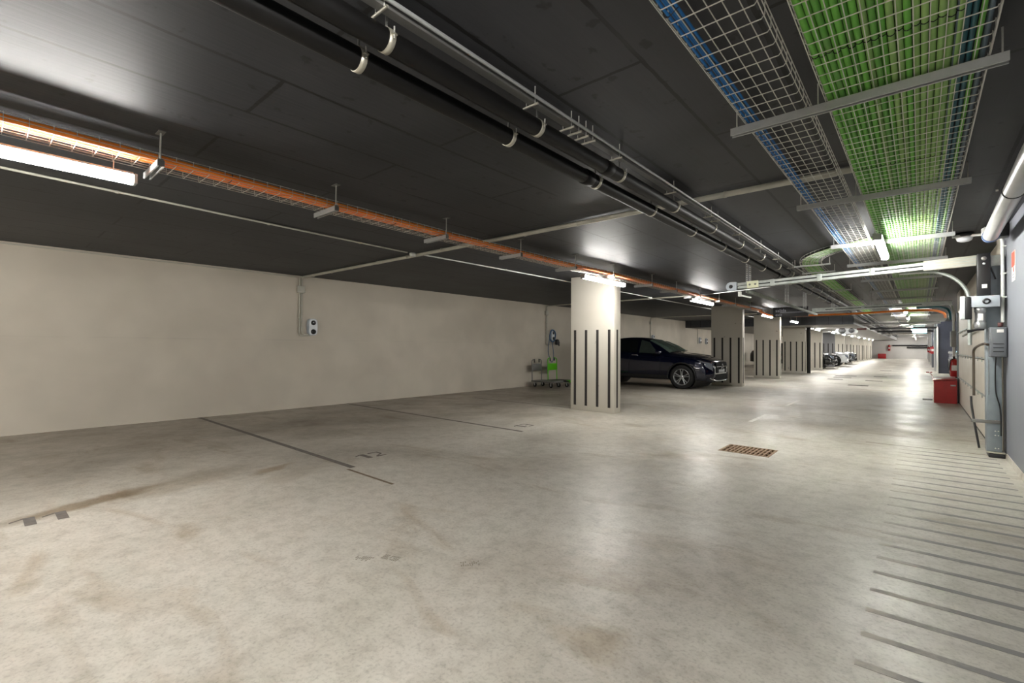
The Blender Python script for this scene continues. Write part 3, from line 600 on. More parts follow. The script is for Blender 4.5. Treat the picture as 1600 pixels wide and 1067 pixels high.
# ---------------------------------------------------------------- trolleys
def trolley(label, x, y, frame, deck, rz, zs=1.0):
    t = thing('platform_trolley', label, 'trolley', (x, y, 0), 'trolleys by the left wall', rz, local=True)
    MB().bbox(-.28, .28, -.22, .62, .16, .20, .015).build('deck', MT[deck], t)
    MB().bbox(-.24, .24, .5, .66, .15, .22, .02).build('bumper', MT[frame], t)
    hz = .90 * zs
    MB().tube(smooth_path([(-.24, -.20, .18), (-.24, -.21, hz - .15), (-.22, -.21, hz - .03), (-.10, -.21, hz)], 5), .016, 8).build('handle_post', MT[frame], t)
    MB().tube(smooth_path([(.24, -.20, .18), (.24, -.21, hz - .15), (.22, -.21, hz - .03), (.10, -.21, hz)], 5), .016, 8).build('handle_post', MT[frame], t)
    MB().tube([(-.12, -.21, hz - .10), (-.12, -.21, hz)], .018, 8).tube([(.12, -.21, hz - .10), (.12, -.21, hz)], .018, 8).build('handle_grip', MT['black'], t)
    MB().bbox(-.25, .25, -.225, -.195, .50, .72, .01).build('back_panel', MT[frame], t)
    for sx in (-.2, .2):
        for sy in (-.12, .5):
            w_ = MB().lathe([(0, -.018), (.06, -.018), (.065, -.01), (.065, .01), (.06, .018), (0, .018)], (sx, sy, .065), 'x', 16).build('castor', MT['rubber'], t)
            MB().box(sx - .024, sx - .0185, sy - .02, sy + .02, .05, .16).box(sx + .0185, sx + .024, sy - .02, sy + .02, .05, .16).build('castor_fork', MT['steel'], w_)
    return t
trolley('lime green platform trolley parked by the left wall', -8.78, 12.35, 'limegreen', 'black', -PI / 2)
trolley('grey folding trolley frame behind the green trolley', -8.95, 11.75, 'dsteel', 'dsteel', -PI / 2, .95)

# ---------------------------------------------------------------- cars
def lerp(P, x):
    if x >= P[0][0]: return P[0][1]
    for (a, b), (c, d) in zip(P, P[1:]):
        if x >= c: return b + (d - b) * (x - a) / (c - a)
    return P[-1][1]
ZTOP = [(.86, .80), (.80, .88), (.62, .95), (.2, 1.02), (-.3, 1.075), (-.42, 1.10), (-.8, 1.34), (-1.15, 1.51), (-1.4, 1.575), (-1.8, 1.60), (-2.2, 1.585), (-2.6, 1.53), (-3.05, 1.39), (-3.45, 1.22), (-3.7, 1.13), (-3.8, 1.08), (-3.87, .95)]
ZBELT = [(.86, .70), (.78, .78), (.5, .87), (0, .95), (-.42, 1.0), (-1.5, 1.04), (-2.6, 1.09), (-3.2, 1.10), (-3.7, 1.06), (-3.87, .9)]
WID = [(.86, .60), (.82, .70), (.74, .80), (.6, .87), (.4, .92), (.1, .945), (-3.2, .945), (-3.5, .91), (-3.72, .84), (-3.87, .70)]
YR = [(.86, .42), (.5, .62), (-.3, .70), (-.42, .70), (-1.15, .60), (-1.8, .585), (-2.6, .57), (-3.2, .60), (-3.6, .62), (-3.87, .55)]
def sect(x):
    W = lerp(WID, x); zt = lerp(ZTOP, x); zb = lerp(ZBELT, x); yr = min(lerp(YR, x), W - .1)
    zl = .27 if x > -3.3 else .34
    if x > .6: zl = .24 + .02
    for xc in (0, -2.87):
        d = abs(x - xc); R = .405
        if d < R: zl = max(zl, .365 + math.sqrt(R * R - d * d))
    gh = -3.5 < x < -.42
    zr = zt - (.05 if gh else .03)
    pts = [(W - .10, zl), (W - .015, zl + .01), (W + .0, max(zl + .02, .42)), (W + .004, max(zl + .03, .60)), (W - .006, max(zl + .04, .78) if zb > .82 else (zl + zb) / 2), (W - .03, max(zb - .03, zl + .05)), (W - .07, zb + .005)]
    yb = W - .10
    pts.append((yb - .01, zb + .012))
    pts.append(((yb - .01) * .5 + yr * .5, (zb + .012) * .5 + zr * .5 + (.01 if gh else 0)))
    pts.append((yr, zr)); pts.append((yr * .6, zt - .012)); pts.append((0, zt))
    return pts
def surf(x, s):
    p = sect(x); i = min(int(s), len(p) - 2); f = s - i; return Vector((x, p[i][0] * (1 - f) + p[i + 1][0] * f, p[i][1] * (1 - f) + p[i + 1][1] * f))
def patch(quad, side, off=.005, nu=8, nv=4):
    # quad: 4 (x,s) corners
    V = []; Fc = []
    (x0, s0), (x1, s1), (x2, s2), (x3, s3) = quad
    for i in range(nu + 1):
        u = i / nu
        for j in range(nv + 1):
            v = j / nv
            x = (x0 * (1 - u) + x1 * u) * (1 - v) + (x3 * (1 - u) + x2 * u) * v; s = (s0 * (1 - u) + s1 * u) * (1 - v) + (s3 * (1 - u) + s2 * u) * v
            p = surf(x, s); a = surf(x + .01, s) - surf(x - .01, s); b = surf(x, min(s + .05, 10.99)) - surf(x, max(s - .05, 0)); n = a.cross(b)
            if n.length > 1e-9: n.normalize()
            if n.y < 0 or (abs(n.y) < .05 and n.z < 0): n = -n
            if n.z < -.3: n = -n
            p = p + n * off; V.append((p.x, p.y * side, p.z))
    for i in range(nu):
        for j in range(nv):
            a = i * (nv + 1) + j; Fc.append((a, a + 1, a + nv + 2, a + nv + 1))
    return V, Fc
def make_car(label, paint, loc, rz, detail=True):
    t = thing('car', label, 'car', loc, 'cars parked in the bays', rz, local=True)
    xs = [.86, .84, .80, .74, .66, .58, .5]
    for xc in (0, -2.87): xs += [xc + .405 * math.cos(PI * k / 16) for k in range(17)] + [xc + .407, xc - .407]
    xs += [-.43, -.5, -.65, -.8, -1, -1.15, -1.3, -1.5, -1.7, -1.9, -2.1, -2.3, -3.35, -3.45, -3.55, -3.65, -3.72, -3.8, -3.84, -3.87]
    xs = sorted(set(round(x, 4) for x in xs), reverse=True)
    mb = MB(); V = []; n = 12
    for x in xs:
        p = sect(x); V += [(x, y, z) for y, z in p] + [(x, -y, z) for y, z in reversed(p[:-1])]
    m = 2 * n - 1; Fc = []
    for i in range(len(xs) - 1):
        for j in range(m - 1): a = i * m + j; Fc.append((a, a + 1, a + m + 1, a + m))
    mb.add(V, Fc, True); mb.add(V[:m], [tuple(range(m))]); mb.add(V[-m:], [tuple(range(m))])
    body = mb.build('body', MT[paint], t)
    MB().box(-3.6, .70, -.82, .82, .26, .34).build('underbody', MT['cladding'], t)
    for xc in (0, -2.87):     # dark wheel housings
        MB().lathe([(.40, -.84), (.40, .84)], (xc, 0, .365), 'y', 24).build('wheel_housing', MT['cladding'], t)
    for side in (1, -1):
        nm = []
        for quad, mk, name in (([(-.72, 7.15), (-1.42, 7.12), (-1.42, 8.85), (-1.12, 8.8)], 'fglass', 'front_window'), ([(-1.50, 7.12), (-2.35, 7.12), (-2.35, 8.8), (-1.50, 8.85)], 'glass', 'rear_window'), ([(-2.42, 7.12), (-3.05, 7.3), (-2.85, 8.5), (-2.42, 8.8)], 'glass', 'quarter_window')):
            v, f = patch(quad, side); MB().add(v, f, True).build(name, MT[mk], t)
        v, f = patch([(.83, 4.3), (.56, 4.9), (.42, 5.7), (.80, 6.0)], side, .008, 10, 5); hl = MB().add(v, f, True).build('headlight', MT['lens'], t)
        if detail:
            for cx in (.78, .66, .55):
                p = surf(cx, 4.9); MB().lathe([(0, .004), (.03, .0), (.03, -.01)], (p.x, p.y * side + side * .012, p.z), 'y', 12).build('lamp', MT['chrome'], hl)
            for x0, x1, sname in ((-.66, -.668, 'f'), (-1.70, -1.708, 'm')):
                v, f = patch([(x0, 1.1), (x1, 1.1), (x1, 6.9), (x0, 6.9)], side, .0025, 1, 10); MB().add(v, f, True).build('door_seam', MT['dark'], t)
            for x0 in (-1.52, -2.45):
                p = surf(x0, 5.0); MB().bbox(x0 - .1, x0 + .1, p.y - .01 if side > 0 else -p.y - .03, p.y + .03 if side > 0 else -p.y + .01, p.z - .012, p.z + .012, .006).build('door_handle', MT['chrome'], t)
        p = surf(-.72, 7.0); s_ = side
        MB().bbox(-.80, -.62, min(s_ * (p.y - .01), s_ * (p.y + .20)), max(s_ * (p.y - .01), s_ * (p.y + .20)), p.z + .01, p.z + .13, .03).build('wing_mirror', MT[paint], t)
        v, f = patch([(-.43, 1.0), (-2.44, 1.0), (-2.44, 1.9), (-.43, 1.9)], side, .006, 6, 2); MB().add(v, f, True).build('sill', MT['cladding'], t)
        v, f = patch([(-3.45, 5.0), (-3.80, 5.2), (-3.80, 6.6), (-3.5, 6.4)], side, .006); MB().add(v, f, True).build('tail_light', MT['tail'], t)
        for xc in (0, -2.87):
            V = []; Fc = []      # wheel arch cladding
            for k in range(25):
                a = PI * (-.04 + 1.08 * k / 24)
                for rr, yy in ((.405, .93), (.405, .957), (.445, .957), (.450, .94)): V.append((xc + rr * math.cos(a), side * yy, .365 + rr * math.sin(a)))
            for k in range(24):
                for j in range(3): a = k * 4 + j; Fc.append((a, a + 1, a + 5, a + 4))
            MB().add(V, Fc, True).build('arch_trim', MT['cladding'], t)
    # windscreen and rear screen, across the car
    def screen(x0, x1, name, mk, s0=9.05):
        V = []; Fc = []; nu = 6
        for i in range(nu + 1):
            x = x0 + (x1 - x0) * i / nu
            row = [surf(x, s0 + (11 - s0 - .001) * j / 5) for j in range(6)]
            full = [(p.x + .004, p.y, p.z + .008) for p in row] + [(p.x + .004, -p.y, p.z + .008) for p in reversed(row[:-1])]
            V += full
        m_ = 11
        for i in range(nu):
            for j in range(m_ - 1): a = i * m_ + j; Fc.append((a, a + 1, a + m_ + 1, a + m_))
        MB().add(V, Fc, True).build(name, MT[mk], t)
    screen(-.47, -1.16, 'windscreen', 'wsglass'); screen(-2.75, -3.42, 'rear_screen', 'glass')
    # nose
    g = MB(); g.prism([(-.50, .79), (-.44, .50), (.44, .50), (.50, .79), (.40, .83), (-.40, .83)], 'x', .855, .872).build('grille', MT['grille'], t)
    MB().bbox(.872, .885, -.46, .46, .675, .70, .004).build('grille_bar', MT['chrome'], t)
    if detail:
        e = MB().lathe([(.082, -.006), (.095, -.006), (.095, .006), (.082, .006), (.082, -.006)], (.893, 0, .672), 'x', 28).build('badge', MT['chrome'], t)
        for k in range(3):
            a = PI / 2 + k * 2 * PI / 3; 
            P = [(0 + .012 * math.cos(a + PI / 2), .672 + .012 * math.sin(a + PI / 2)), (.088 * math.cos(a), .672 + .088 * math.sin(a)), (-.012 * math.cos(a + PI / 2), .672 - .012 * math.sin(a + PI / 2))]
            MB().prism(P, 'x', .887, .899).build('badge_spoke', MT['chrome'], e)
    MB().bbox(.872, .885, -.26, .26, .50, .60, .003).build('number_plate', MT['plate'], t)
    MB().prism([(-.60, .33), (-.55, .25), (.55, .25), (.60, .33), (.52, .46), (-.52, .46)], 'x', .80, .874).build('lower_intake', MT['grille'], t)
    MB().tube(smooth_path([(.68, -.80, .40), (.84, -.66, .31), (.885, -.45, .275), (.895, 0, .27), (.885, .45, .275), (.84, .66, .31), (.68, .80, .40)], 4), .018, 8).build('bumper_trim', MT['chrome'], t)
    for side in (1, -1): MB().prism([(side * .52, .36), (side * .66, .38), (side * .64, .50), (side * .56, .50)], 'x', .80, .868).build('air_intake', MT['cladding'], t)
    # wheels
    for xc in (0, -2.87):
        for side in (1, -1):
            yo = side * .94
            def yy(v): return yo - side * v
            wl = MB().lathe([(.245, yy(.02)), (.30, yy(0)), (.345, yy(.015)), (.362, yy(.05)), (.362, yy(.19)), (.34, yy(.225)), (.25, yy(.23))], (xc, 0, .362), 'y', 36).build('tyre', MT['rubber'], t)
            rm = MB().lathe([(.25, yy(.02)), (.238, yy(.012)), (.228, yy(.03)), (.225, yy(.16))], (xc, 0, .362), 'y', 32)
            for k in range(5):
                a0 = 2 * PI * k / 5 + .3
                for da, rr in ((-.12, .012), (.12, .012)):
                    Pp = [(xc + .045 * math.cos(a0 + da * 2.5), yy(.04), .362 + .045 * math.sin(a0 + da * 2.5)), (xc + .15 * math.cos(a0 + da * 1.3), yy(.028), .362 + .15 * math.sin(a0 + da * 1.3)), (xc + .232 * math.cos(a0 + da * 1.6), yy(.022), .362 + .232 * math.sin(a0 + da * 1.6))]
                    rm.tube(Pp, [.017, .015, .018], 6)
            rm.lathe([(0, yy(.02)), (.045, yy(.022)), (.062, yy(.05)), (.062, yy(.07))], (xc, 0, .362), 'y', 20)
            rm.build('rim', MT['alloy'], wl)
            MB().lathe([(0, yy(.10)), (.23, yy(.10))], (xc, 0, .362), 'y', 24).build('brake_disc', MT['cladding'], wl)
    return t
make_car('midnight blue coupe SUV parked behind the nearest pillar', 'blackcar', (-5.42, 14.95, 0), 0)
make_car('black car set back in the dark bay between second and third pillars', 'blackcar2', (-6.95, 19.3, 0), 0, False)
make_car('black car nosing out before the grey pillar', 'blackcar2', (-4.8, 35.3, 0), 0, False)
make_car('white car nosing out beyond the grey pillar', 'whitecar', (-4.55, 40.4, 0), 0, False)
make_car('grey car nosing out behind the white car', 'greycar', (-4.7, 46.0, 0), 0, False)
make_car('white car standing before the navy wall, beyond the red bin', 'whitecar', (2.0, 28.0, 0), -PI / 2, False)

# ---------------------------------------------------------------- right side: sectional door and its gear
d = bpy.data.objects.new('door_1', None); COL.objects.link(d); d.location = (.70, 11.8, 0); d['kind'] = 'structure'; d['label'] = 'closed cream sectional door in the right wall, seen almost edge on'
PINV['door_1'] = Matrix.Translation((.70, 11.8, 0)).inverted()
zs = [.015, .585, 1.105, 1.62, 2.16]
for a, b in zip(zs, zs[1:]):
    MB().bbox(.685, .725, 8.75, 15.05, a, b - .012, .008).build('panel', MT['doorp'], d)
MB().box(.683, .727, 8.75, 15.05, 0, .0145).build('rubber_seal', MT['black'], d)
for z in zs[1:-1]:
    for k in range(10):
        y = 8.95 + k * .66
        MB().bbox(.676, .6845, y - .02, y + .02, z - .04, z + .03, .003).build('hinge', MT['rail'], d)
    MB().box(.668, .684, 8.75, 15.05, z + .008, z + .022).build('stiffener', MT['rail'], d)
for y in (8.62, 15.08): MB().box(.655, .70, y - .025, y + .025, 0, 2.1).build('vertical_track', MT['rail'] if y < 10 else MT['grey'], d)
def door_rail(y, xa, xb, za, zb, label, first):
    t = thing('door_rail', label, 'rail', (xa, y, za), 'overhead door rails')
    L_ = xb - xa; ang = math.atan2(zb - za, L_); Mx = Matrix.Translation((xa, y, za)) @ Matrix.Rotation(-ang, 4, 'Y')
    c = .05
    mb = MB()
    for (a, b, e, f) in ((-.03, .03, c - .006, c), (-.03, .03, -c, -c + .006), (.024, .03, -c, c), (-.03, -.024, .009, c), (-.03, -.024, -c, -.009)): mb.box(0, L_, a, b, e, f, Mx)
    mb.build('track', MT['rail'], t)
    MB().box(L_ * .11, L_ * .81, -.0245, -.0235, -.008, .008, Mx).build('slot', MT['dark'], t)  # dark strip painted in for the shade inside the open track
    for fx in (.18, .40, .62, .82):
        MB().bbox(L_ * fx - .03, L_ * fx + .03, -.036, -.0305, -c - .002, c + .002, .002, Mx).build('joint_plate', MT['rail'], t)
    if first:
        MB().bbox(L_ * .81, L_ + .02, -.045, .0, -.063, .063, .006, Mx).build('end_cover', MT['conduit'], t)
        for q in (-.035, 0, .035): MB().box(L_ * .82, L_ + .01, -.0475, -.0455, q - .004, q + .004, Mx).build('rib', MT['rail'], t)
        pr = [(-.02, -.065)] + [(-.02 - .0 + .075 * math.cos(a) - .08, .072 * math.sin(a)) for a in [PI * 1.5 - PI * k / 12 for k in range(13)]] + [(-.02, .065)]
        mb = MB(); V = [Mx @ Vector((p, -.04, q)) for p, q in pr] + [Mx @ Vector((p, .03, q)) for p, q in pr]; n = len(pr)
        mb.add(V, [tuple(range(n)), tuple(range(2 * n - 1, n - 1, -1))] + [(i, (i + 1) % n, (i + 1) % n + n, i + n) for i in range(n)]); hd = mb.build('pulley_housing', MT['lgrey'], t)
        mb = MB(); q = Mx @ Vector((-.10, -.042, 0)); mb.lathe([(0, -.004), (.024, -.004), (.030, 0), (.03, .004)], q, 'y', 20); mb.build('axle', MT['black'], hd)
        mb = MB(); mb.bbox(.14, .30, -.05, -.02, -.055, .055, .006, Mx); mb.build('end_plate', MT['yellowish'], t)
        for s in (.18, .26): q = Mx @ Vector((s, -.052, 0)); MB().lathe([(0, -.003), (.014, -.003), (.016, 0)], q, 'y', 12).build('bolt', MT['dsteel'], t)
    return t
door_rail(8.0, -2.18, .56, 2.232, 2.325, 'near overhead door rail with a round pulley end, crossing the lane', True)
door_rail(14.6, -2.15, .56, 2.255, 2.30, 'far overhead door rail crossing the lane behind the first', False)
t = thing('rail_crossbar', 'long steel bar joining the ends of both door rails', 'bar', (-2.1, 8, 2.15))
channel(0, 6.6, 0, 0, MT['rail'], t, .05, .045); o = t.children[0]; o.matrix_parent_inverse = Matrix.Identity(4); o.matrix_local = Matrix.Translation((0, 0, 0)) @ Matrix.Rotation(PI / 2, 4, 'Z'); t.location = (-2.06, 8.06, 2.125)
MB().bbox(-2.24, -2.20, 8.0, 8.06, 2.10, 2.18, .004).tube([(-2.22, 8.03, 2.12), (-2.10, 8.2, 2.09)], .014, 8).build('end_bracket', MT['wconduit'], t)
def perf_hanger(x, y, za, label):
    t = thing('perforated_hanger', label, 'hanger', (x, y, za), 'perforated hangers of the door rails')
    for s in (-1, 1):
        mb = MB(); z = za
        w1 = .004; x0 = x + s * .022
        mb.box(x0 - .014, x0 - .010, y - .002, y + .002, za, H); mb.box(x0 + .010, x0 + .014, y - .002, y + .002, za, H)
        while z < H - .01: mb.box(x0 - .010, x0 + .010, y - .002, y + .002, z, z + .012); z += .03
        mb.build('perforated_strip', MT['steel'], t)
perf_hanger(-2.04, 8.04, 2.27, 'perforated steel hanger above the near rail end')
perf_hanger(-2.10, 11.2, 2.17, 'perforated hanger holding the middle of the crossbar'); perf_hanger(-2.0, 12.6, 2.17, 'perforated hanger nearer the far rail on the crossbar')
for x in (-1.70, -.9): perf_hanger(x, 14.64, 2.30, 'perforated hanger on the far door rail, %s one' % ('left' if x < -1.5 else 'right'))
# curved track
t = thing('curved_track', 'curved steel door track bending down beside the black drive case', 'track', (.3, 8.15, 2.2))
P = [(.05 + .42 * math.sin(a), 8.12, 1.83 + .42 * math.cos(a)) for a in [PI / 2 * k / 10 for k in range(11)]]
MB().tube([(-.2, 8.12, 2.25)] + P + [(.47, 8.12, 1.3)], .022, 6).build('track', MT['rail'], t)
# steel column
t = thing('steel_column', 'tall grey steel column standing against the right wall', 'column', (.65, 7.85, 0))
MB().bbox(.587, .716, 7.80, 7.98, .06, 2.34, .006).build('profile', MT['grey'], t)
MB().bbox(.60, .735, 7.74, 7.98, 0, .04, .006).build('foot', MT['black'], t); MB().bbox(.59, .74, 7.76, 7.98, .045, .06, .002).build('base_plate', MT['clamp'], t)
for z in (.10, .25, .30, .42):
    for x in (.66, .685): MB().lathe([(0, -.004), (.006, -.003), (.007, 0)], (x, 7.80, z), 'y', 8).build('bolt', MT['wire'], t)
MB().bbox(.46, .712, 7.79, 7.797, .385, .425, .002).build('cross_strap', MT['dsteel'], t)
mb = MB()
for k in range(26): mb.box(.604, .612, 7.796, 7.799, .72 + k * .016, .728 + k * .016)
mb.build('perforation', MT['dsteel'], t)['kind'] = 'stuff'
MB().box(.63, .715, 7.76, 7.80, 2.22, 2.34).build('top_bracket', MT['rail'], t)
MB().tube([(.625, 7.75, 2.20), (.665, 7.75, 2.06)], .008, 8).build('gas_strut', MT['black'], t)
# drive case
t = thing('door_drive', 'black door drive case with hanging motor on the grey column', 'motor', (.57, 7.72, 1.9))
MB().bbox(.508, .618, 7.66, 7.78, 1.87, 2.36, .008).build('case', MT['black'], t)
MB().lathe([(0, -.006), (.022, -.006), (.024, 0)], (.565, 7.66, 2.30), 'y', 16).build('cap', MT['dsteel'], t); MB().lathe([(0, -.006), (.010, -.006), (.012, 0)], (.565, 7.66, 2.24), 'y', 12).build('screw', MT['wconduit'], t)
MB().bbox(.545, .59, 7.652, 7.66, 1.955, 2.0, .003).build('rating_label', MT['whites'], t)
MB().bbox(.44, .69, 7.62, 7.74, 1.735, 1.865, .006).build('gearbox', MT['lgrey'], t)
MB().lathe([(.018, -.008), (.034, -.008), (.034, 0)], (.58, 7.62, 1.80), 'y', 20).build('drive_ring', MT['black'], t)
MB().bbox(.405, .462, 7.62, 7.76, 1.60, 1.86, .006).build('belt_guard', MT['black'], t); MB().bbox(.365, .404, 7.62, 7.76, 1.60, 1.87, .006).build('end_housing', MT['plastic'], t)
MB().lathe([(0, -.25), (.045, -.25), (.052, -.24), (.052, -.17), (.044, -.165), (.044, -.06), (.052, -.055), (.052, 0), (0, 0)], (.532, 7.68, 1.735), 'z', 24).build('motor', MT['alloy'], t)
MB().bbox(.51, .555, 7.630, 7.64, 1.58, 1.66, .003).build('motor_label', MT['whites'], t)
MB().tube([(.56, 7.66, 1.48), (.50, 7.64, 1.475), (.42, 7.63, 1.455)], [.014, .012, .022], 8).build('release_lever', MT['black'], t)
# control cabinet
t = thing('control_cabinet', 'dark grey control cabinet on the right wall by the column', 'cabinet', (.67, 7.7, 1.33))
MB().bbox(.603, .745, 7.62, 7.76, 1.16, 1.50, .006).build('body', MT['cabinet'], t); MB().bbox(.612, .735, 7.612, 7.62, 1.17, 1.49, .003).build('cover', MT['cabinet'], t)
MB().box(.66, .715, 7.609, 7.6115, 1.44, 1.475).build('rating_label', MT['whites'], t)
MB().lathe([(.0, .0), (.022, 0), (.022, .05), (0, .05)], (.695, 7.69, 1.505), 'z', 14).build('cable_gland', MT['brown'], t)
for k in range(3): MB().box(.63, .715, 7.6095, 7.6115, 1.22 + k * .045, 1.226 + k * .045).build('groove', MT['dark'], t)
conduit(smooth_path([(.66, 7.70, 1.16), (.66, 7.77, 1.0), (.665, 7.79, .75), (.70, 7.79, .55), (.705, 7.79, .25)], 5), .006, 'black cable hanging down the grey column', 'power_cable', 'black', cat='cable')
conduit(smooth_path([(.60, 7.68, 1.30), (.555, 7.72, 1.31), (.52, 8.3, 1.25), (.52, 8.4, 1.1), (.52, 8.4, .66)], 5), .014, 'bent brown cable tube in front of the cream door', 'cable_tube', 'tubeb', cat='tube')
conduit(smooth_path([(.50, 8.5, .64), (.505, 8.45, .5), (.53, 8.35, .25), (.56, 8.3, .012)], 4), .012, 'spiral safety cable at the bottom corner of the cream door', 'spiral_cable', 'black', cat='cable')
conduit(smooth_path([(.60, 8.25, 1.76), (.60, 10.2, 1.55), (.63, 12.5, 1.5)], 4), .018, 'slanting pale tube across the top of the cream door', 'shaft_tube', 'conduit', cat='tube')
# wall conduit with bend, and hook box near ceiling
t = conduit(smooth_path([(.30, 7.75, 2.60), (.55, 7.78, 2.60), (.68, 7.75, 2.58), (.715, 7.72, 2.50), (.718, 7.72, 2.35), (.718, 7.72, 1.56)], 5), .0165, 'white conduit bending down the right wall into the cabinet', 'wall_conduit', 'wconduit')
for z in (2.42, 2.11, 1.84): MB().box(.70, .748, 7.70, 7.745, z, z + .014).build('clip', MT['wconduit'], t)
t = thing('ceiling_detector', 'white half-round alarm sounder on the ceiling conduit', 'detector', (.41, 7.75, 2.6))
MB().lathe([(0, -.06), (.04, -.058), (.065, -.045), (.075, -.02), (.078, 0), (0, 0)], (.41, 7.82, 2.60), 'z', 24).build('body', MT['plastic'], t); MB().lathe([(0, 0), (.085, 0), (.085, .044), (0, .044)], (.41, 7.82, 2.60), 'z', 24).build('base', MT['black'], t)
# white PVC pipe
t = thing('waste_pipe', 'light grey plastic pipe under the ceiling at the right edge', 'pipe', (.55, 4, 2.45))
MB().tube([(.50, -3, 2.47), (.53, 4.3, 2.455), (.568, 7.0, 2.445)], .062, 28).build('pipe_run', MT['pvc'], t)
MB().tube([(.5685, 7.0, 2.445), (.569, 7.06, 2.445)], .068, 28).build('sleeve', MT['bluering'], t)
MB().tube(smooth_path([(.569, 7.05, 2.445), (.57, 7.2, 2.455), (.572, 7.32, 2.50), (.572, 7.36, 2.58)], 4), .052, 24).build('bend', MT['pvc'], t)
for y in (5.15, 3.2): 
    c = MB().lathe([(.0625, -.012), (.068, -.012), (.068, .012), (.0625, .012)], (.535 + .0075 * (y - 4.3), y, 2.4545), 'y', 28).build('clamp', MT['black'], t)
    MB().tube([(.46, y, 2.47), (.445, y, 2.47)], .008, 8).tube([(.605, y, 2.47), (.745, y, 2.50)], .006, 8).build('stay', MT['wire'], c)
tag(MB().bbox(.56, .745, 7.45, 7.62, 2.50, H, .006).build('ceiling_box', MT['black']), 'black box in the corner of ceiling and right wall', 'box')
# signs
t = thing('wall_sign', 'small red and white notice on the grey right wall', 'sign', (.75, 7.15, 2.1))
MB().box(.745, .7495, 7.05, 7.27, 1.97, 2.28).build('plate', MT['whites'], t); MB().box(.7435, .7448, 7.06, 7.26, 2.12, 2.275).build('red_field', MT['redsign'], t)
MB().lathe([(0, -.0015), (.03, -.0015), (.03, 0)], (.745, 7.16, 2.09), 'x', 16).build('symbol', MT['redsign'], t); MB().box(.7435, .7448, 7.10, 7.22, 2.00, 2.012).box(.7435, .7448, 7.10, 7.22, 2.03, 2.042).build('text_line', MT['cabinet'], t)
# red sand bin
t = thing('sand_bin', 'red metal sand bin with sloping lid by the cream door', 'bin', (.44, 15.4, 0))
MB().prism([(.245, .0), (.640, .0), (.640, .535), (.245, .505)], 'y', 14.72, 15.78).build('body', MT['red'], t)
Mx = Matrix.Translation((.44, 14.7, .53)) @ Matrix.Rotation(-.075, 4, 'Y')
MB().bbox(-.215, .205, -.02, 1.10, 0, .02, .004, Mx).build('lid', MT['red'], t)
MB().tube([(.25, 14.75, .50), (.23, 15.2, .60), (.19, 15.9, .66)], .012, 8).tube([(.12, 15.9, .66), (.24, 15.9, .66)], .012, 8).build('lid_stay', MT['red'], t)
MB().bbox(.53, .62, 14.70, 14.717, .40, .43, .004).build('latch', MT['steel'], t)
MB().box(.26, .625, 14.716, 14.719, .02, .03).box(.26, .27, 14.716, 14.719, .03, .48).build('rim', MT['red'], t)
tag(MB().box(.05, .235, 15.35, 15.6, .0005, .02).build('floor_plate', MT['dsteel']), 'small flat steel plate on the floor left of the red bin', 'plate')
# white conduit + switch box at the far door jamb
t = conduit(smooth_path([(.30, 17.1, 2.46), (.50, 16.7, 2.44), (.615, 16.4, 2.36), (.645, 16.28, 2.2), (.65, 16.28, 1.95), (.65, 16.28, .30)], 5), .026, 'thick white conduit bending down the far door jamb', 'wall_conduit', 'wconduit')
MB().bbox(.60, .69, 16.12, 16.22, 1.30, 1.70, .006).build('switch_box', MT['cap'], t); MB().bbox(.58, .5995, 16.13, 16.21, 1.31, 1.69, .003).build('switch_cover', MT['plastic'], t)
conduit(smooth_path([(-.05, 17.4, 2.40), (.35, 17.0, 2.38), (.56, 16.5, 2.26), (.60, 16.42, 2.0)], 5), .03, 'green cable bundle arching down beside the thick white conduit', 'cable_bundle', 'teal', cat='cable')
def extinguisher(x, y, z, label, s=1.0, grp='fire extinguishers'):
    t = thing('fire_extinguisher', label, 'extinguisher', (x, y, z), grp)
    MB().lathe([(0, 0), (.07 * s, 0), (.078 * s, .02 * s), (.078 * s, .36 * s), (.05 * s, .42 * s), (.02 * s, .44 * s), (0, .44 * s)], (x, y, z), 'z', 20).build('cylinder', MT['red'], t)
    MB().bbox(x - .02 * s, x + .02 * s, y - .05 * s, y + .03 * s, z + .44 * s, z + .50 * s, .004).build('valve', MT['black'], t)
    MB().tube([(x, y - .03, z + .46 * s), (x - .07 * s, y - .05, z + .40 * s), (x - .09 * s, y - .04, z + .15 * s)], .010 * s, 8).build('hose', MT['black'], t)
    MB().box(x - .05 * s, x + .05 * s, y - .081 * s, y - .079 * s, z + .15 * s, z + .28 * s).build('label', MT['whites'], t)
extinguisher(.638, 15.9, .57, 'red extinguisher on the white conduit behind the bin')
for k, (x, y, z) in enumerate(((.60, 39, .95), (.60, 45, .95), (.60, 56, .95))): extinguisher(x, y, z, ['nearest of the distant extinguishers by the navy columns', 'middle one of the distant extinguishers', 'farthest extinguisher on the right side'][k], 1.05)
extinguisher(-2.9, YE - .127, 1.0, 'lone extinguisher on the far end wall', 1.6)
tag(MB().bbox(-4.0, -3.2, YE - .7, YE - .1, 0, .62, .02).build('sand_bin', MT['red']), 'distant red bin at the foot of the end wall', 'bin')
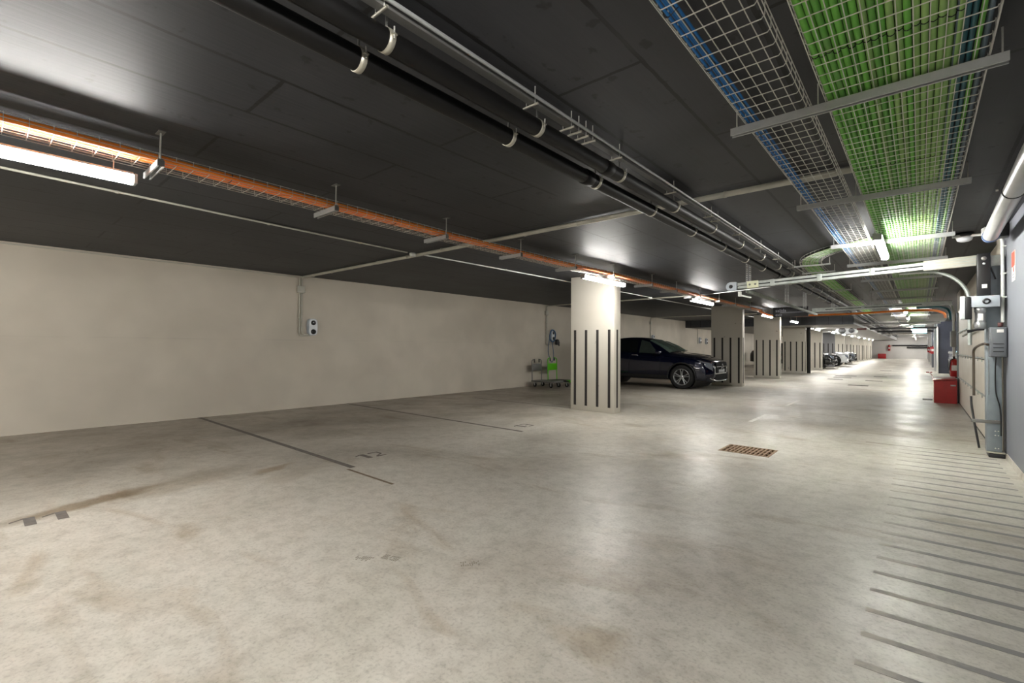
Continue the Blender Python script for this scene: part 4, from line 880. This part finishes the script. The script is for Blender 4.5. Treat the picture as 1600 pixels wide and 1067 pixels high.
# hanging exit sign
t = thing('hanging_sign', 'black hanging sign lettered salida over the lane', 'sign', (-2.83, 15, 2.27))
MB().bbox(-3.157, -2.30, 15.0, 15.06, 2.13, 2.40, .005).build('panel', MT['signblack'], t)
for x in (-3.05, -2.4): MB().tube([(x, 15.03, 2.40), (x, 15.03, H)], .004, 6).build('hanger', MT['wire'], t)
def text(s, size, loc, m, parent, rz=0):
    cu = bpy.data.curves.new('text', 'FONT'); cu.body = s; cu.size = size; cu.extrude = .002
    ob = bpy.data.objects.new('text', cu); COL.objects.link(ob); bpy.context.view_layer.update()
    me = bpy.data.meshes.new_from_object(ob.evaluated_get(bpy.context.evaluated_depsgraph_get())); bpy.data.objects.remove(ob)
    me.transform(Matrix.Translation(loc) @ Matrix.Rotation(rz, 4, 'Z') @ Matrix.Rotation(PI / 2, 4, 'X')); me.materials.clear(); me.materials.append(m); return link('lettering', me, parent)
text('salida', .125, (-3.10, 14.997, 2.27), MT['textw'], t); text('exit', .11, (-3.10, 14.997, 2.155), MT['textw'], t)
MB().box(-2.98, -2.32, 14.995, 14.999, 2.248, 2.258).build('underline', MT['textw'], t)
# lit exit sign far
t = thing('exit_sign', 'pale lit exit sign over the far lane', 'sign', (.0, 34, 2.3)); MB().bbox(-.30, .30, 34, 34.06, 2.12, 2.36, .01).build('box', MT['exitg'], t)
for x in (-.2, .2): MB().tube([(x, 34.03, 2.36), (x, 34.03, H)], .006, 6).build('hanger', MT['wire'], t)
# jet fan
t = thing('jet_fan', 'white oval ceiling fan casing with dark round inlet', 'fan', (-3.0, 30, 2.2))
pr = [(-2.95 + .42 * math.copysign(abs(math.cos(a)) ** .7, math.cos(a)), 2.205 - .02 + .10 * 0 + .19 * math.copysign(abs(math.sin(a)) ** .8, math.sin(a)) * .9) for a in [2 * PI * k / 28 for k in range(28)]]
pr = [(x, min(z, 2.295)) for x, z in pr]
MB().prism(pr, 'y', 30, 31.6, True).build('casing', MT['plastic'], t)
for cx, r in ((-3.08, .16), (-2.68, .12)):
    g = MB().lathe([(0, -.002), (r, -.002), (r, 0)], (cx, 30, 2.18), 'y', 24).build('inlet', MT['dark'], t)
    for q in (-.06, 0, .06): MB().box(cx - r * .9, cx + r * .9, 29.985, 29.995, 2.18 + q - .008, 2.18 + q + .008).build('louvre', MT['plastic'], g)
for x in (-3.2, -2.7): MB().tube([(x, 30.8, 2.28), (x, 30.8, 2.30)], .01, 6).build('mount', MT['wire'], t)
t = thing('hanging_sign', 'small brown sign under the far ceiling right of the fan', 'sign', (-2.0, 30, 2.3)); MB().bbox(-2.45, -2.05, 30, 30.05, 2.20, 2.31, .005).build('panel', MT['brown'], t)
for x in (-2.42, -2.08): MB().tube([(x, 30.02, 2.31), (x, 30.02, H)], .005, 6).build('hanger', MT['wire'], t)
